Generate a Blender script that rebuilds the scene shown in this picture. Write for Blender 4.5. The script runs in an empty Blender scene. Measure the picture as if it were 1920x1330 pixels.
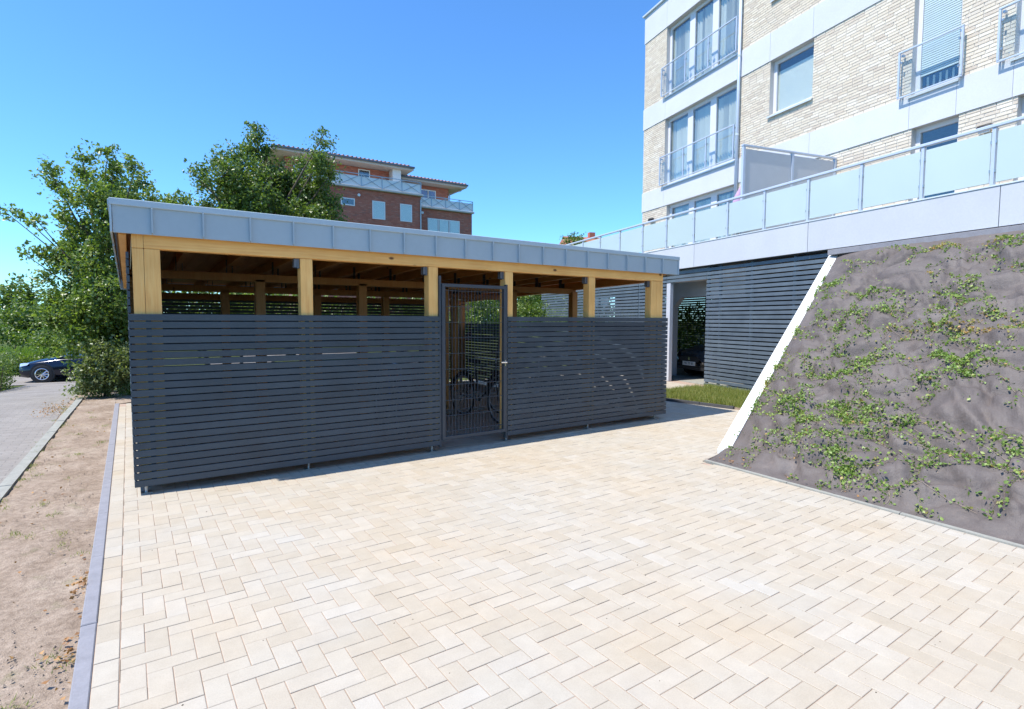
import bpy, math, random
import numpy as np
from mathutils import Vector, Matrix, noise
random.seed(7); RNG = np.random.default_rng(7)
R = math.radians
scene = bpy.context.scene
COL = scene.collection

# ------------------------------------------------------------------ camera
cd = bpy.data.cameras.new('camera'); cam = bpy.data.objects.new('camera', cd); COL.objects.link(cam)
cd.sensor_width = 36; cd.lens = 19.416; cd.clip_start = .05; cd.clip_end = 2000
Rm = np.array([[.822, -.032, .569], [-.570, -.054, .820], [.004, -.998, -.063]])
def _n(v): return v / np.linalg.norm(v)
_x = _n(Rm[:, 0]); _z = -_n(Rm[:, 2]); _z = _n(_z - _x * (_x @ _z)); _y = np.cross(_z, _x)
cam.matrix_world = Matrix(((_x[0], _y[0], _z[0], 0), (_x[1], _y[1], _z[1], 0), (_x[2], _y[2], _z[2], 1.6), (0, 0, 0, 1)))
scene.camera = cam

# ------------------------------------------------------------------ light
SUN_EL = 61.0; SUN_DIR = Vector((.545, -.065, -1.0)).normalized()      # direction the light travels
w = bpy.data.worlds.new('World'); scene.world = w; w.use_nodes = True
nt = w.node_tree; nt.nodes.clear()
sky = nt.nodes.new('ShaderNodeTexSky'); sky.sky_type = 'NISHITA'; sky.sun_disc = False
sky.sun_elevation = R(SUN_EL); sky.sun_rotation = R(-83.2)
sky.air_density = 1.0; sky.dust_density = .15; sky.ozone_density = 2.6; sky.altitude = 20
hs = nt.nodes.new('ShaderNodeMix'); hs.data_type = 'RGBA'; hs.blend_type = 'MULTIPLY'; hs.inputs[0].default_value = 1; hs.inputs[7].default_value = (.485, .85, 1.18, 1)   # clear deep-blue summer sky
bg = nt.nodes.new('ShaderNodeBackground'); bg.inputs[1].default_value = .10
wo = nt.nodes.new('ShaderNodeOutputWorld')
nt.links.new(sky.outputs[0], hs.inputs[6]); nt.links.new(hs.outputs[2], bg.inputs[0]); nt.links.new(bg.outputs[0], wo.inputs[0])
sd = bpy.data.lights.new('sun', 'SUN'); sd.energy = 3.0; sd.angle = R(.6); sd.color = (1, .955, .88)
sun = bpy.data.objects.new('sun', sd); COL.objects.link(sun)
sun.rotation_euler = SUN_DIR.to_track_quat('-Z', 'Y').to_euler(); sun.location = (-20, 5, 40)
vs = scene.view_settings; vs.view_transform = 'Standard'; vs.look = 'None'; vs.exposure = 1.25; vs.gamma = 1
vs.use_curve_mapping = False
scene.cycles.max_bounces = 8; scene.cycles.diffuse_bounces = 4; scene.cycles.transparent_max_bounces = 12

# ------------------------------------------------------------------ materials
class NT:
    def __init__(s, name):
        s.m = bpy.data.materials.new(name); s.m.use_nodes = True; s.t = s.m.node_tree; s.t.nodes.clear()
        s.out = s.n('OutputMaterial')
    def n(s, typ, **kw):
        nd = s.t.nodes.new('ShaderNode' + typ)
        for k, v in kw.items(): setattr(nd, k, v)
        return nd
    def l(s, a, b): s.t.links.new(a, b)
    def math(s, op, a, b=None, c=None):
        nd = s.n('Math', operation=op)
        for i, v in enumerate((a, b, c)):
            if v is None: continue
            if isinstance(v, (int, float)): nd.inputs[i].default_value = v
            else: s.l(v, nd.inputs[i])
        return nd.outputs[0]
    def coord(s, kind='Object', scale=(1, 1, 1), rot=(0, 0, 0)):
        tc = s.n('TexCoord'); mp = s.n('Mapping'); mp.inputs['Scale'].default_value = scale; mp.inputs['Rotation'].default_value = rot
        if kind == 'World':
            g = s.n('NewGeometry'); s.l(g.outputs['Position'], mp.inputs[0])
        else: s.l(tc.outputs[kind], mp.inputs[0])
        return mp.outputs[0]
    def noise(s, vec, scale, detail=3, rough=.5, dist=0.):
        nd = s.n('TexNoise'); nd.inputs['Scale'].default_value = scale; nd.inputs['Detail'].default_value = detail
        nd.inputs['Roughness'].default_value = rough; nd.inputs['Distortion'].default_value = dist
        s.l(vec, nd.inputs['Vector']); return nd.outputs['Fac']
    def ramp(s, fac, stops):
        nd = s.n('ValToRGB'); cr = nd.color_ramp
        while len(cr.elements) < len(stops): cr.elements.new(.5)
        for e, (p, c) in zip(cr.elements, stops):
            e.position = p; e.color = (*c, 1) if len(c) == 3 else c
        s.l(fac, nd.inputs[0]); return nd.outputs[0]
    def mix(s, fac, a, b, mode='MIX'):
        nd = s.n('Mix', data_type='RGBA', blend_type=mode)
        for sock, v in ((nd.inputs[0], fac), (nd.inputs[6], a), (nd.inputs[7], b)):
            if isinstance(v, (int, float)): sock.default_value = v
            elif isinstance(v, tuple): sock.default_value = (*v, 1)
            else: s.l(v, sock)
        return nd.outputs[2]
    def rnd(s):
        o = s.n('ObjectInfo').outputs['Random']; g = s.n('NewGeometry').outputs['Random Per Island']
        return s.math('FRACT', s.math('ADD', o, g))
    def bump(s, h, dist=.01, strength=1.):
        nd = s.n('Bump'); nd.inputs['Distance'].default_value = dist; nd.inputs['Strength'].default_value = strength
        s.l(h, nd.inputs['Height']); return nd.outputs[0]
    def bsdf(s, color, rough=.6, metal=0., normal=None, spec=.5, out=True, **kw):
        b = s.n('BsdfPrincipled')
        for k, v in (('Base Color', color), ('Roughness', rough), ('Metallic', metal)):
            if isinstance(v, (int, float)): b.inputs[k].default_value = v
            elif isinstance(v, tuple): b.inputs[k].default_value = (*v, 1)
            else: s.l(v, b.inputs[k])
        b.inputs['Specular IOR Level'].default_value = spec
        for k, v in kw.items(): b.inputs[k].default_value = v
        if normal is not None: s.l(normal, b.inputs['Normal'])
        if out: s.l(b.outputs[0], s.out.inputs[0])
        return b

def plain(name, c, rough=.55, metal=0., var=.12, nscale=6., spec=.5, bump=0.):
    k = NT(name); v = k.coord('World')
    n = k.noise(v, nscale, 4, .6); n2 = k.noise(v, nscale * 9, 2)
    f = k.math('ADD', k.math('MULTIPLY', n, .7), k.math('MULTIPLY', n2, .3))
    lo = tuple(x * (1 - var) for x in c); hi = tuple(min(1, x * (1 + var)) for x in c)
    col = k.ramp(f, [(.3, lo), (.7, hi)])
    nm = k.bump(n2, bump) if bump else None
    k.bsdf(col, k.math('ADD', k.math('MULTIPLY', n, .12), rough - .06), metal, nm, spec)
    return k.m

def m_paver():
    k = NT('sand_coloured_paving'); r = k.rnd(); v = k.coord('World')
    base = k.ramp(r, [(0, (.445, .425, .395)), (.22, (.43, .405, .365)), (.45, (.455, .437, .405)), (.66, (.415, .388, .345)), (.82, (.44, .415, .375)), (1, (.465, .452, .43))])
    big = k.noise(v, .9, 3, .6); mid = k.noise(v, 9, 4, .65); fine = k.noise(v, 160, 3, .7)
    c = k.mix(k.ramp(big, [(.35, (0, 0, 0)), (.7, (1, 1, 1))]), base, k.mix(1., base, (1.03, .955, .86), 'MULTIPLY'))
    c = k.mix(1., c, k.ramp(mid, [(.3, (.93, .925, .92)), (.7, (1.03, 1.03, 1.03))]), 'MULTIPLY')
    c = k.mix(1., c, k.ramp(fine, [(.3, (.90, .895, .89)), (.6, (1.02, 1.02, 1.02))]), 'MULTIPLY')
    c = k.mix(1., c, (.975, .93, .85), 'MULTIPLY')
    k.bsdf(c, .82, 0, k.bump(k.math('ADD', fine, k.math('MULTIPLY', mid, .6)), .0012), .3)
    return k.m

def m_soil():
    k = NT('sandy_soil'); v = k.coord('World')
    a = k.noise(v, 1.6, 5, .65); b = k.noise(v, 22, 4, .7); c = k.noise(v, 130, 3, .7)
    col = k.ramp(a, [(.3, (.27, .20, .145)), (.55, (.365, .285, .22)), (.75, (.43, .35, .275))])
    col = k.mix(1., col, k.ramp(b, [(.3, (.7, .68, .66)), (.6, (1.08, 1.08, 1.08))]), 'MULTIPLY')
    col = k.mix(1., col, k.ramp(c, [(.3, (.72, .72, .72)), (.65, (1.1, 1.1, 1.1))]), 'MULTIPLY')
    col = k.mix(k.ramp(k.noise(v, 3.1, 5, .7), [(.60, (0, 0, 0)), (.72, (.35, .35, .35))]), col, (.14, .17, .05))
    k.bsdf(col, .95, 0, k.bump(k.math('ADD', k.math('MULTIPLY', b, 1.2), k.math('MULTIPLY', c, .5)), .012), .15)
    return k.m

def m_ground():
    k = NT('rough_grass_ground'); v = k.coord('World')
    a = k.noise(v, .25, 5, .6); b = k.noise(v, 14, 4, .7)
    col = k.ramp(a, [(.3, (.055, .075, .022)), (.6, (.10, .12, .035)), (.8, (.16, .14, .07))])
    col = k.mix(1., col, k.ramp(b, [(.3, (.6, .6, .6)), (.65, (1.2, 1.2, 1.2))]), 'MULTIPLY')
    k.bsdf(col, .95, 0, k.bump(b, .03), .1); return k.m

def m_road():
    k = NT('grey_block_road'); v = k.coord('World'); r = k.n('TexBrick')
    r.inputs['Scale'].default_value = 1; r.inputs['Brick Width'].default_value = .2; r.inputs['Row Height'].default_value = .1
    r.inputs['Mortar Size'].default_value = .004; r.inputs['Color1'].default_value = (.255, .23, .205, 1); r.inputs['Color2'].default_value = (.295, .268, .24, 1)
    r.inputs['Mortar'].default_value = (.20, .18, .165, 1); k.l(v, r.inputs['Vector'])
    a = k.noise(v, 1.1, 4, .6); c = k.noise(v, 90, 3, .7)
    col = k.mix(1., r.outputs[0], k.ramp(a, [(.3, (.85, .84, .83)), (.7, (1.1, 1.1, 1.1))]), 'MULTIPLY')
    col = k.mix(1., col, k.ramp(c, [(.3, (.85, .85, .85)), (.65, (1.06, 1.06, 1.06))]), 'MULTIPLY')
    k.bsdf(col, .85, 0, k.bump(k.math('SUBTRACT', c, r.outputs[1]), .002), .3); return k.m

def m_wood(name='spruce_glulam', tint=(1, 1, 1), rot=(0, 0, 0)):
    k = NT(name); tc = k.n('TexCoord'); mp = k.n('Mapping'); k.l(tc.outputs['Object'], mp.inputs[0]); mp.inputs['Rotation'].default_value = rot
    g = k.n('Mapping'); g.inputs['Scale'].default_value = (28, 28, 1.2); k.l(mp.outputs[0], g.inputs[0])
    n = k.noise(g.outputs[0], 2.2, 5, .6, .6); big = k.noise(mp.outputs[0], 2.3, 3)
    col = k.ramp(n, [(.25, (.82, .40, .12)), (.5, (.94, .52, .165)), (.75, (.96, .60, .23))])
    col = k.mix(1., col, k.ramp(big, [(.3, (.87, .83, .78)), (.7, (1.05, 1.05, 1.04))]), 'MULTIPLY')
    kn = k.n('TexVoronoi'); kn.inputs['Scale'].default_value = 4.2; kn.inputs['Randomness'].default_value = 1
    ks = k.n('Mapping'); ks.inputs['Scale'].default_value = (1, 1, .55); k.l(mp.outputs[0], ks.inputs[0]); k.l(ks.outputs[0], kn.inputs['Vector'])
    col = k.mix(k.ramp(kn.outputs['Distance'], [(.055, (1, 1, 1)), (.10, (0, 0, 0))]), col, (.16, .07, .025))
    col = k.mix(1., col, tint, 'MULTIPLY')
    k.bsdf(col, .48, 0, k.bump(n, .001), .3); return k.m

def m_slat(name, c, rough=.42):
    k = NT(name); r = k.rnd(); v = k.coord('World')
    n = k.noise(v, 3.5, 4, .6); s = k.noise(k.coord('World', (1, 1, 30)), 9, 3, .6)
    col = k.mix(1., c, k.ramp(r, [(0, (.86, .87, .88)), (1, (1.13, 1.12, 1.1))]), 'MULTIPLY')
    col = k.mix(1., col, k.ramp(n, [(.3, (.85, .85, .86)), (.7, (1.14, 1.13, 1.12))]), 'MULTIPLY')
    k.bsdf(col, k.math('ADD', k.math('MULTIPLY', n, .2), rough - .1), 0, k.bump(s, .0007), .45); return k.m

def m_leaf(name, stops, trans=.35, gloss=.38):
    k = NT(name); r = k.n('NewGeometry').outputs['Random Per Island']
    v = k.coord('World'); n = k.noise(v, 1.3, 2)
    f = k.math('ADD', k.math('MULTIPLY', r, .65), k.math('MULTIPLY', n, .35))
    col = k.ramp(f, stops)
    b = k.bsdf(col, gloss, 0, None, .5, out=False)
    t = k.n('BsdfTranslucent'); tcol = k.mix(1., col, (1.5, 1.7, .6), 'MULTIPLY'); k.l(tcol, t.inputs[0])
    mx = k.n('MixShader'); mx.inputs[0].default_value = trans; k.l(b.outputs[0], mx.inputs[1]); k.l(t.outputs[0], mx.inputs[2])
    k.l(mx.outputs[0], k.out.inputs[0]); return k.m

def m_glass(name='window_glass', tint=(.88, .90, .87), refl=.10):
    k = NT(name); lw = k.n('LayerWeight'); lw.inputs[0].default_value = .5
    fac = k.math('ADD', k.math('MULTIPLY', k.math('POWER', lw.outputs['Facing'], 3.), .55), refl)
    fac = k.math('MINIMUM', fac, 1.)
    g = k.n('BsdfGlossy'); g.inputs['Roughness'].default_value = .01; g.inputs[0].default_value = (.95, .97, 1, 1)
    t = k.n('BsdfTransparent'); t.inputs[0].default_value = (*tint, 1)
    v = k.coord('World'); bn = k.bump(k.noise(v, 1.2, 2), .004); k.l(bn, g.inputs['Normal'])
    mx = k.n('MixShader'); k.l(fac, mx.inputs[0]); k.l(t.outputs[0], mx.inputs[1]); k.l(g.outputs[0], mx.inputs[2])
    k.l(mx.outputs[0], k.out.inputs[0]); return k.m

def m_frost():
    k = NT('frosted_glass'); v = k.coord('World'); n = k.noise(v, .8, 2)
    col = k.ramp(n, [(.3, (.60, .70, .70)), (.7, (.64, .74, .73))])
    b = k.bsdf(col, .25, 0, None, .6, out=False); t = k.n('BsdfTranslucent'); k.l(col, t.inputs[0])
    mx = k.n('MixShader'); mx.inputs[0].default_value = .3; k.l(b.outputs[0], mx.inputs[1]); k.l(t.outputs[0], mx.inputs[2])
    k.l(mx.outputs[0], k.out.inputs[0]); return k.m

def m_brick(name, stops):
    k = NT(name); r = k.rnd(); v = k.coord('World'); n = k.noise(v, 60, 4, .7)
    n2 = k.noise(v, .8, 3)
    col = k.ramp(r, stops)
    col = k.mix(1., col, k.ramp(n, [(.3, (.84, .83, .82)), (.65, (1.06, 1.06, 1.06))]), 'MULTIPLY')
    col = k.mix(1., col, k.ramp(n2, [(.3, (.985, .94, .855)), (.7, (1.04, 1.0, .92))]), 'MULTIPLY')
    k.bsdf(col, .88, 0, k.bump(n, .003), .25); return k.m

def m_panel(name, c):
    k = NT(name); r = k.rnd(); v = k.coord('World'); n = k.noise(v, 30, 5, .75); n2 = k.noise(v, 1.5, 3)
    col = k.mix(1., c, k.ramp(r, [(0, (.965, .965, .965)), (1, (1.03, 1.03, 1.03))]), 'MULTIPLY')
    col = k.mix(1., col, k.ramp(n, [(.25, (.93, .935, .94)), (.7, (1.03, 1.03, 1.03))]), 'MULTIPLY')
    col = k.mix(1., col, k.ramp(n2, [(.3, (.96, .96, .965)), (.7, (1.02, 1.02, 1.02))]), 'MULTIPLY')
    k.bsdf(col, .75, 0, k.bump(n, .0015), .3); return k.m

def m_membrane():
    k = NT('weed_control_fleece'); v = k.coord('World')
    a = k.noise(v, 1.7, 5, .65); b = k.noise(v, 14, 4, .7); c = k.noise(v, 240, 2, .7); d = k.noise(v, 4.5, 5, .7, .8)
    cr = k.n('TexNoise', noise_type='RIDGED_MULTIFRACTAL'); cr.inputs['Scale'].default_value = 2.6; cr.inputs['Detail'].default_value = 5; cr.inputs['Roughness'].default_value = .55; k.l(k.coord('World', (1.0, 2.6, 1.6), (0, 0, .5)), cr.inputs['Vector']); cz = cr.outputs[0]
    col = k.ramp(a, [(.3, (.094, .077, .071)), (.6, (.126, .106, .098)), (.8, (.156, .134, .125))])
    col = k.mix(k.ramp(d, [(.55, (0, 0, 0)), (.78, (.4, .4, .4))]), col, (.23, .18, .15))
    col = k.mix(1., col, k.ramp(c, [(.3, (.82, .82, .82)), (.65, (1.1, 1.1, 1.1))]), 'MULTIPLY')
    k.bsdf(col, .62, 0, k.bump(k.math('ADD', k.math('MULTIPLY', cz, .35), k.math('ADD', k.math('MULTIPLY', b, .35), k.math('MULTIPLY', c, .05))), .03), .4)
    return k.m

GREEN_A = [(.1, (.07, .115, .028)), (.45, (.145, .205, .045)), (.7, (.205, .265, .062)), (.95, (.30, .33, .11))]
GREEN_B = [(.1, (.055, .095, .024)), (.5, (.12, .175, .042)), (.9, (.21, .26, .075))]
GREEN_C = [(.1, (.06, .11, .02)), (.5, (.12, .18, .035)), (.9, (.22, .27, .06))]
GREEN_D = [(.1, (.09, .12, .045)), (.5, (.16, .195, .075)), (.9, (.28, .30, .15))]
M = dict(
    paver=m_paver(), soil=m_soil(), ground=m_ground(), road=m_road(), wood=m_wood(), wood_h=m_wood('spruce_glulam_beam', rot=(0, R(90), 0)),
    wood_i=m_wood('inner_timber_shade_toned', (.50, .42, .38)), wood_d=m_wood('spruce_roof_shade_toned', (.60, .50, .46), rot=(R(90), 0, 0)),  # same spruce, tints darkened to paint in the shade under the roof
    joint=plain('joint_sand', (.38, .28, .215), .95, var=.18, nscale=20), kerb=plain('blue_grey_concrete', (.235, .23, .25), .8, var=.14, nscale=12, bump=.001),
    kerb2=plain('weathered_concrete', (.29, .285, .25), .88, var=.2, nscale=9, bump=.002), darkkerb=plain('dark_edging', (.07, .07, .075), .85),
    slat=m_slat('anthracite_slat', (.046, .061, .076)), gslat=m_slat('grey_blue_slat', (.105, .132, .16), .45), post=plain('anthracite_steel', (.035, .045, .06), .4),
    zinc=plain('grey_coated_zinc', (.385, .45, .485), .42, .0, .05, 2.5, .5), zinc_top=plain('zinc_trim', (.43, .51, .56), .38, 0., .06, 3),
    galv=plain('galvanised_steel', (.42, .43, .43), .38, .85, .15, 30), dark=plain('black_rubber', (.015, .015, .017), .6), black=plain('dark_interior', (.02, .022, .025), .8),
    gate=plain('dark_grey_gate_steel', (.055, .062, .072), .5, .1), gatelight=plain('grey_gate_edge', (.13, .13, .14), .4, .3),
    bandp=m_panel('pale_fibre_cement', (.60, .605, .63)), parapet=m_panel('pale_parapet_panel', (.52, .53, .555)), white=plain('white_render', (.66, .655, .64), .8, var=.04, nscale=8, bump=.001),
    pillar=plain('pale_grey_render', (.50, .50, .52), .8, var=.05), mortar=plain('grey_mortar', (.50, .48, .46), .92, var=.12, nscale=40),
    brick=m_brick('cream_facing_brick', [(0, (.66, .59, .51)), (.25, (.73, .675, .60)), (.5, (.64, .575, .50)), (.7, (.76, .72, .66)), (.85, (.58, .51, .45)), (1, (.70, .64, .57))]),
    redbrick=m_brick('red_facing_brick', [(0, (.42, .14, .10)), (.3, (.52, .18, .13)), (.6, (.46, .165, .12)), (.8, (.56, .23, .17)), (1, (.36, .16, .13))]),
    redmortar=plain('brown_mortar', (.24, .14, .11), .95), tile=plain('clay_roof_tile', (.36, .14, .08), .8, var=.25, nscale=5), soffit=plain('cream_soffit', (.55, .50, .45), .8, var=.04),
    frame=plain('white_window_frame', (.66, .65, .68), .45, var=.03), framer=plain('white_pvc_frame', (.75, .74, .72), .4, var=.03),
    alu=plain('powder_coated_railing', (.36, .44, .50), .38, .35, .06), alul=plain('pale_blue_railing', (.50, .56, .66), .42, .15, .05),
    sill=plain('pale_metal_sill', (.62, .66, .68), .4, .2, .05), blind=plain('white_blind', (.88, .88, .85), .7, var=.04), blindc=plain('grey_venetian_blind', (.50, .60, .62), .5, var=.04),
    glass=m_glass(), clear=m_glass('clear_panel', (.96, .98, .98), .03), frost=m_frost(), screen=plain('grey_screen_panel', (.50, .51, .53), .45, var=.03), 
    bark=plain('tree_bark', (.11, .085, .06), .9, var=.3, nscale=14, bump=.01), leafa=m_leaf('oak_leaf', GREEN_A), leafb=m_leaf('maple_leaf', GREEN_B), leafc=m_leaf('bright_leaf', GREEN_C), leafd=m_leaf('shrub_leaf', GREEN_D),
    leafe=m_leaf('creeper_leaf', [(.08, (.075, .14, .03)), (.35, (.15, .24, .05)), (.65, (.23, .32, .07)), (.9, (.33, .37, .11))], .25, .5),
    grass=m_leaf('short_grass', [(.1, (.10, .14, .025)), (.45, (.20, .24, .05)), (.75, (.33, .32, .10)), (.95, (.45, .36, .17))], .3, .5),
    dead=m_leaf('dry_leaf', [(.1, (.20, .09, .035)), (.5, (.36, .18, .07)), (.9, (.50, .30, .13))], .2, .6),
    membrane=m_membrane(), paint=plain('navy_car_paint', (.006, .010, .026), .16, .3, .05, 1, .7), paintk=plain('dark_grey_car_paint', (.10, .10, .105), .25, .3, .05, 1, .6),
    chrome=plain('chrome', (.75, .75, .76), .12, 1., .03), lamp=plain('headlamp_lens', (.72, .76, .80), .1, .6, .04), carglass=m_glass('car_glass', (.15, .22, .22), .3),
    plate=plain('number_plate', (.72, .72, .70), .5, var=.03), redp=plain('red_bike_paint', (.35, .03, .03), .3), bluep=plain('blue_bike_paint', (.04, .08, .25), .3), silver=plain('silver_bike_paint', (.5, .5, .52), .3, .5), blackp=plain('black_bike_paint', (.02, .02, .022), .3),
    pink=plain('lilac_fabric', (.46, .30, .50), .85, var=.15), purple=plain('purple_curtain', (.20, .09, .24), .8), 
)

# ------------------------------------------------------------------ mesh helpers
class MB:
    def __init__(s): s.v = []; s.f = []
    def box(s, x0, x1, y0, y1, z0, z1, mat=None):
        b = len(s.v); P = [(x0, y0, z0), (x1, y0, z0), (x1, y1, z0), (x0, y1, z0), (x0, y0, z1), (x1, y0, z1), (x1, y1, z1), (x0, y1, z1)]
        if mat is not None: P = [tuple(mat @ Vector(p)) for p in P]
        s.v += P
        s.f += [(b, b + 3, b + 2, b + 1), (b + 4, b + 5, b + 6, b + 7), (b, b + 1, b + 5, b + 4), (b + 1, b + 2, b + 6, b + 5), (b + 2, b + 3, b + 7, b + 6), (b + 3, b, b + 4, b + 7)]
        return s
    def bevbox(s, x0, x1, y0, y1, z0, z1, e=.003, mat=None):
        b = len(s.v); P = []
        for (X0, X1, Y0, Y1, z) in ((x0 + e, x1 - e, y0 + e, y1 - e, z0), (x0, x1, y0, y1, z0 + e), (x0, x1, y0, y1, z1 - e), (x0 + e, x1 - e, y0 + e, y1 - e, z1)):
            P += [(X0, Y0, z), (X1, Y0, z), (X1, Y1, z), (X0, Y1, z)]
        if mat is not None: P = [tuple(mat @ Vector(p)) for p in P]
        s.v += P; s.f.append((b, b + 3, b + 2, b + 1)); s.f.append((b + 12, b + 13, b + 14, b + 15))
        for r in range(3):
            for i in range(4):
                j = (i + 1) % 4; s.f.append((b + r * 4 + i, b + r * 4 + j, b + r * 4 + 4 + j, b + r * 4 + 4 + i))
        return s
    def prism(s, poly, y0, y1, axis='y', mat=None):
        """extrude polygon (list of 2D) along an axis"""
        b = len(s.v); n = len(poly); P = []
        for t in (y0, y1):
            for (a, c) in poly: P.append((a, t, c) if axis == 'y' else ((t, a, c) if axis == 'x' else (a, c, t)))
        if mat is not None: P = [tuple(mat @ Vector(p)) for p in P]
        s.v += P; s.f.append(tuple(range(b, b + n))[::-1]); s.f.append(tuple(range(b + n, b + 2 * n)))
        for i in range(n):
            j = (i + 1) % n; s.f.append((b + i, b + j, b + n + j, b + n + i))
        return s
    def tube(s, pts, rad, n=8, closed=False, cap=True):
        pts = [Vector(p) for p in pts]; k = len(pts); rad = rad if isinstance(rad, (list, tuple)) else [rad] * k
        b = len(s.v); up = Vector((0, 0, 1)); prev = None
        for i, p in enumerate(pts):
            if closed: d = pts[(i + 1) % k] - pts[i - 1]
            else: d = pts[min(i + 1, k - 1)] - pts[max(i - 1, 0)]
            d.normalize()
            if prev is None:
                u = d.cross(up if abs(d.z) < .95 else Vector((1, 0, 0))).normalized()
            else: u = (prev - d * prev.dot(d)).normalized()
            prev = u; v = d.cross(u)
            for j in range(n):
                a = 2 * math.pi * j / n; q = p + (u * math.cos(a) + v * math.sin(a)) * rad[i]; s.v.append(tuple(q))
        seg = k if closed else k - 1
        for i in range(seg):
            for j in range(n):
                i2 = (i + 1) % k; s.f.append((b + i * n + j, b + i * n + (j + 1) % n, b + i2 * n + (j + 1) % n, b + i2 * n + j))
        if cap and not closed:
            s.f.append(tuple(b + j for j in range(n))[::-1]); s.f.append(tuple(b + (k - 1) * n + j for j in range(n)))
        return s
    def mesh(s, name):
        me = bpy.data.meshes.new(name); me.from_pydata(s.v, [], s.f); me.update(); return me

def link(name, me, mat=None, parent=None, smooth=False, **props):
    if isinstance(me, MB): me = me.mesh(name)
    if mat is not None and not me.materials: me.materials.append(M[mat] if isinstance(mat, str) else mat)
    if smooth:
        me.polygons.foreach_set('use_smooth', [True] * len(me.polygons))
    o = bpy.data.objects.new(name, me); COL.objects.link(o)
    if parent is not None: o.parent = parent
    for k, v in props.items(): o[k] = v
    return o
def empty(name, label, cat, loc=(0, 0, 0), rz=0., group=None):
    o = bpy.data.objects.new(name, None); COL.objects.link(o); o.location = loc; o.rotation_euler = (0, 0, rz); o.empty_display_size = .2
    o['label'] = label; o['category'] = cat
    if group: o['group'] = group
    return o
def share(name, me, parent=None, loc=None, **props):
    o = bpy.data.objects.new(name, me); COL.objects.link(o)
    if parent is not None: o.parent = parent
    if loc is not None: o.location = loc
    for k, v in props.items(): o[k] = v
    return o
def copy_tree(o, parent=None):
    c = o.copy(); COL.objects.link(c); c.parent = parent
    for ch in o.children: copy_tree(ch, c)
    return c
def mesh_np(name, V, F):
    """V (n,3), F (m,k) constant-size faces"""
    me = bpy.data.meshes.new(name); V = np.asarray(V, np.float32); F = np.asarray(F, np.int32); m, k = F.shape
    me.vertices.add(len(V)); me.vertices.foreach_set('co', V.ravel()); me.loops.add(m * k); me.loops.foreach_set('vertex_index', F.ravel())
    me.polygons.add(m); me.polygons.foreach_set('loop_start', np.arange(0, m * k, k, dtype=np.int32)); me.polygons.foreach_set('loop_total', np.full(m, k, np.int32))
    me.update(calc_edges=True); return me

CP = np.array([0, 0, 1.6]); 
def cam_px(p):
    d = np.asarray(p, float) - CP; c = Rm.T @ d
    return (960 + 1035.5 * c[0] / max(c[2], .01), 665 + 1035.5 * c[1] / max(c[2], .01), c[2])

# ------------------------------------------------------------------ terrain
def sst(a, b, x):
    t = np.clip((x - a) / (b - a), 0, 1); return t * t * (3 - 2 * t)
def zg(x, y):
    """the land falls away beyond the shed on the left"""
    x = np.asarray(x, float); y = np.asarray(y, float)
    return -.062 * np.clip(y - 14, 0, 13) * (1 - sst(1.5, 7, x))
xs = np.concatenate([[-600, -200, -80, -40, -25], np.arange(-16, 24, 1.), [30, 50, 90, 220, 600]])
ys = np.concatenate([[-300, -60, -20, -8], np.arange(-4, 44, 1.), [50, 70, 110, 220, 700]])
X, Y = np.meshgrid(xs, ys); Z = zg(X, Y) - .045
nx, ny = len(xs), len(ys)
I = np.arange(nx * ny).reshape(ny, nx); F = np.stack([I[:-1, :-1].ravel(), I[:-1, 1:].ravel(), I[1:, 1:].ravel(), I[1:, :-1].ravel()], 1)
link('ground', mesh_np('ground', np.stack([X.ravel(), Y.ravel(), Z.ravel()], 1), F), 'ground', kind='structure', label='rough grassy ground around the shed and building')

def sheet(name, x0, x1, y0, y1, dz, nx, ny, mat, amp=0., fx=None, **pr):
    xs = np.linspace(x0, x1, nx); ys = np.linspace(y0, y1, ny); X, Y = np.meshgrid(xs, ys)
    if fx is not None: X = fx(X, Y)
    Z = zg(X, Y) + dz
    if amp:
        Z = Z + amp * np.array([noise.fractal(Vector((x * 2.2, y * 2.2, 0)), .8, 2.1, 5) for x, y in zip(X.ravel(), Y.ravel())]).reshape(X.shape) + amp * .35 * np.array([noise.noise(Vector((x * 11, y * 7, 3))) for x, y in zip(X.ravel(), Y.ravel())]).reshape(X.shape)
    I = np.arange(nx * ny).reshape(ny, nx); F = np.stack([I[:-1, :-1].ravel(), I[:-1, 1:].ravel(), I[1:, 1:].ravel(), I[1:, :-1].ravel()], 1)
    return link(name, mesh_np(name, np.stack([X.ravel(), Y.ravel(), Z.ravel()], 1), F), mat, smooth=True, kind='structure', **pr)
sheet('road', -2.95, -1.0, -6, 31, -.03, 6, 75, 'road', label='grey block paved lane beside the soil strip')
sheet('side_street', -40, 9, 25.2, 31, -.025, 50, 12, 'road', label='cross street where the navy car stands')
sheet('soil_strip', -.99, -.258, -3, 14.6, -.022, 26, 420, 'soil', .022, label='bare sandy soil strip between lane and paving')
sheet('tree_bed', -1.0, 3.2, 12.9, 16.8, -.028, 40, 40, 'soil', .03, label='dark soil bed under the tree behind the shed')

# lane kerb
k0 = empty('lane_kerb', 'weathered concrete kerb between the grey lane and the soil strip', 'kerb')
for i in range(16):
    y0 = -2 + i; y1 = y0 + .994; xk = lambda y: -1.09 + .0262 * (y - 6.0) * .95
    mb = MB(); e = .004
    pts = [(xk(y0), y0), (xk(y0) + .1, y0), (xk(y1) + .1, y1), (xk(y1), y1)]
    dz = random.uniform(-.004, .004)
    mb.prism(pts, -.12, .004 + dz + float(zg(-1, y0)), axis='z'); link('kerb_stone', mb, 'kerb2', k0)

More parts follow.
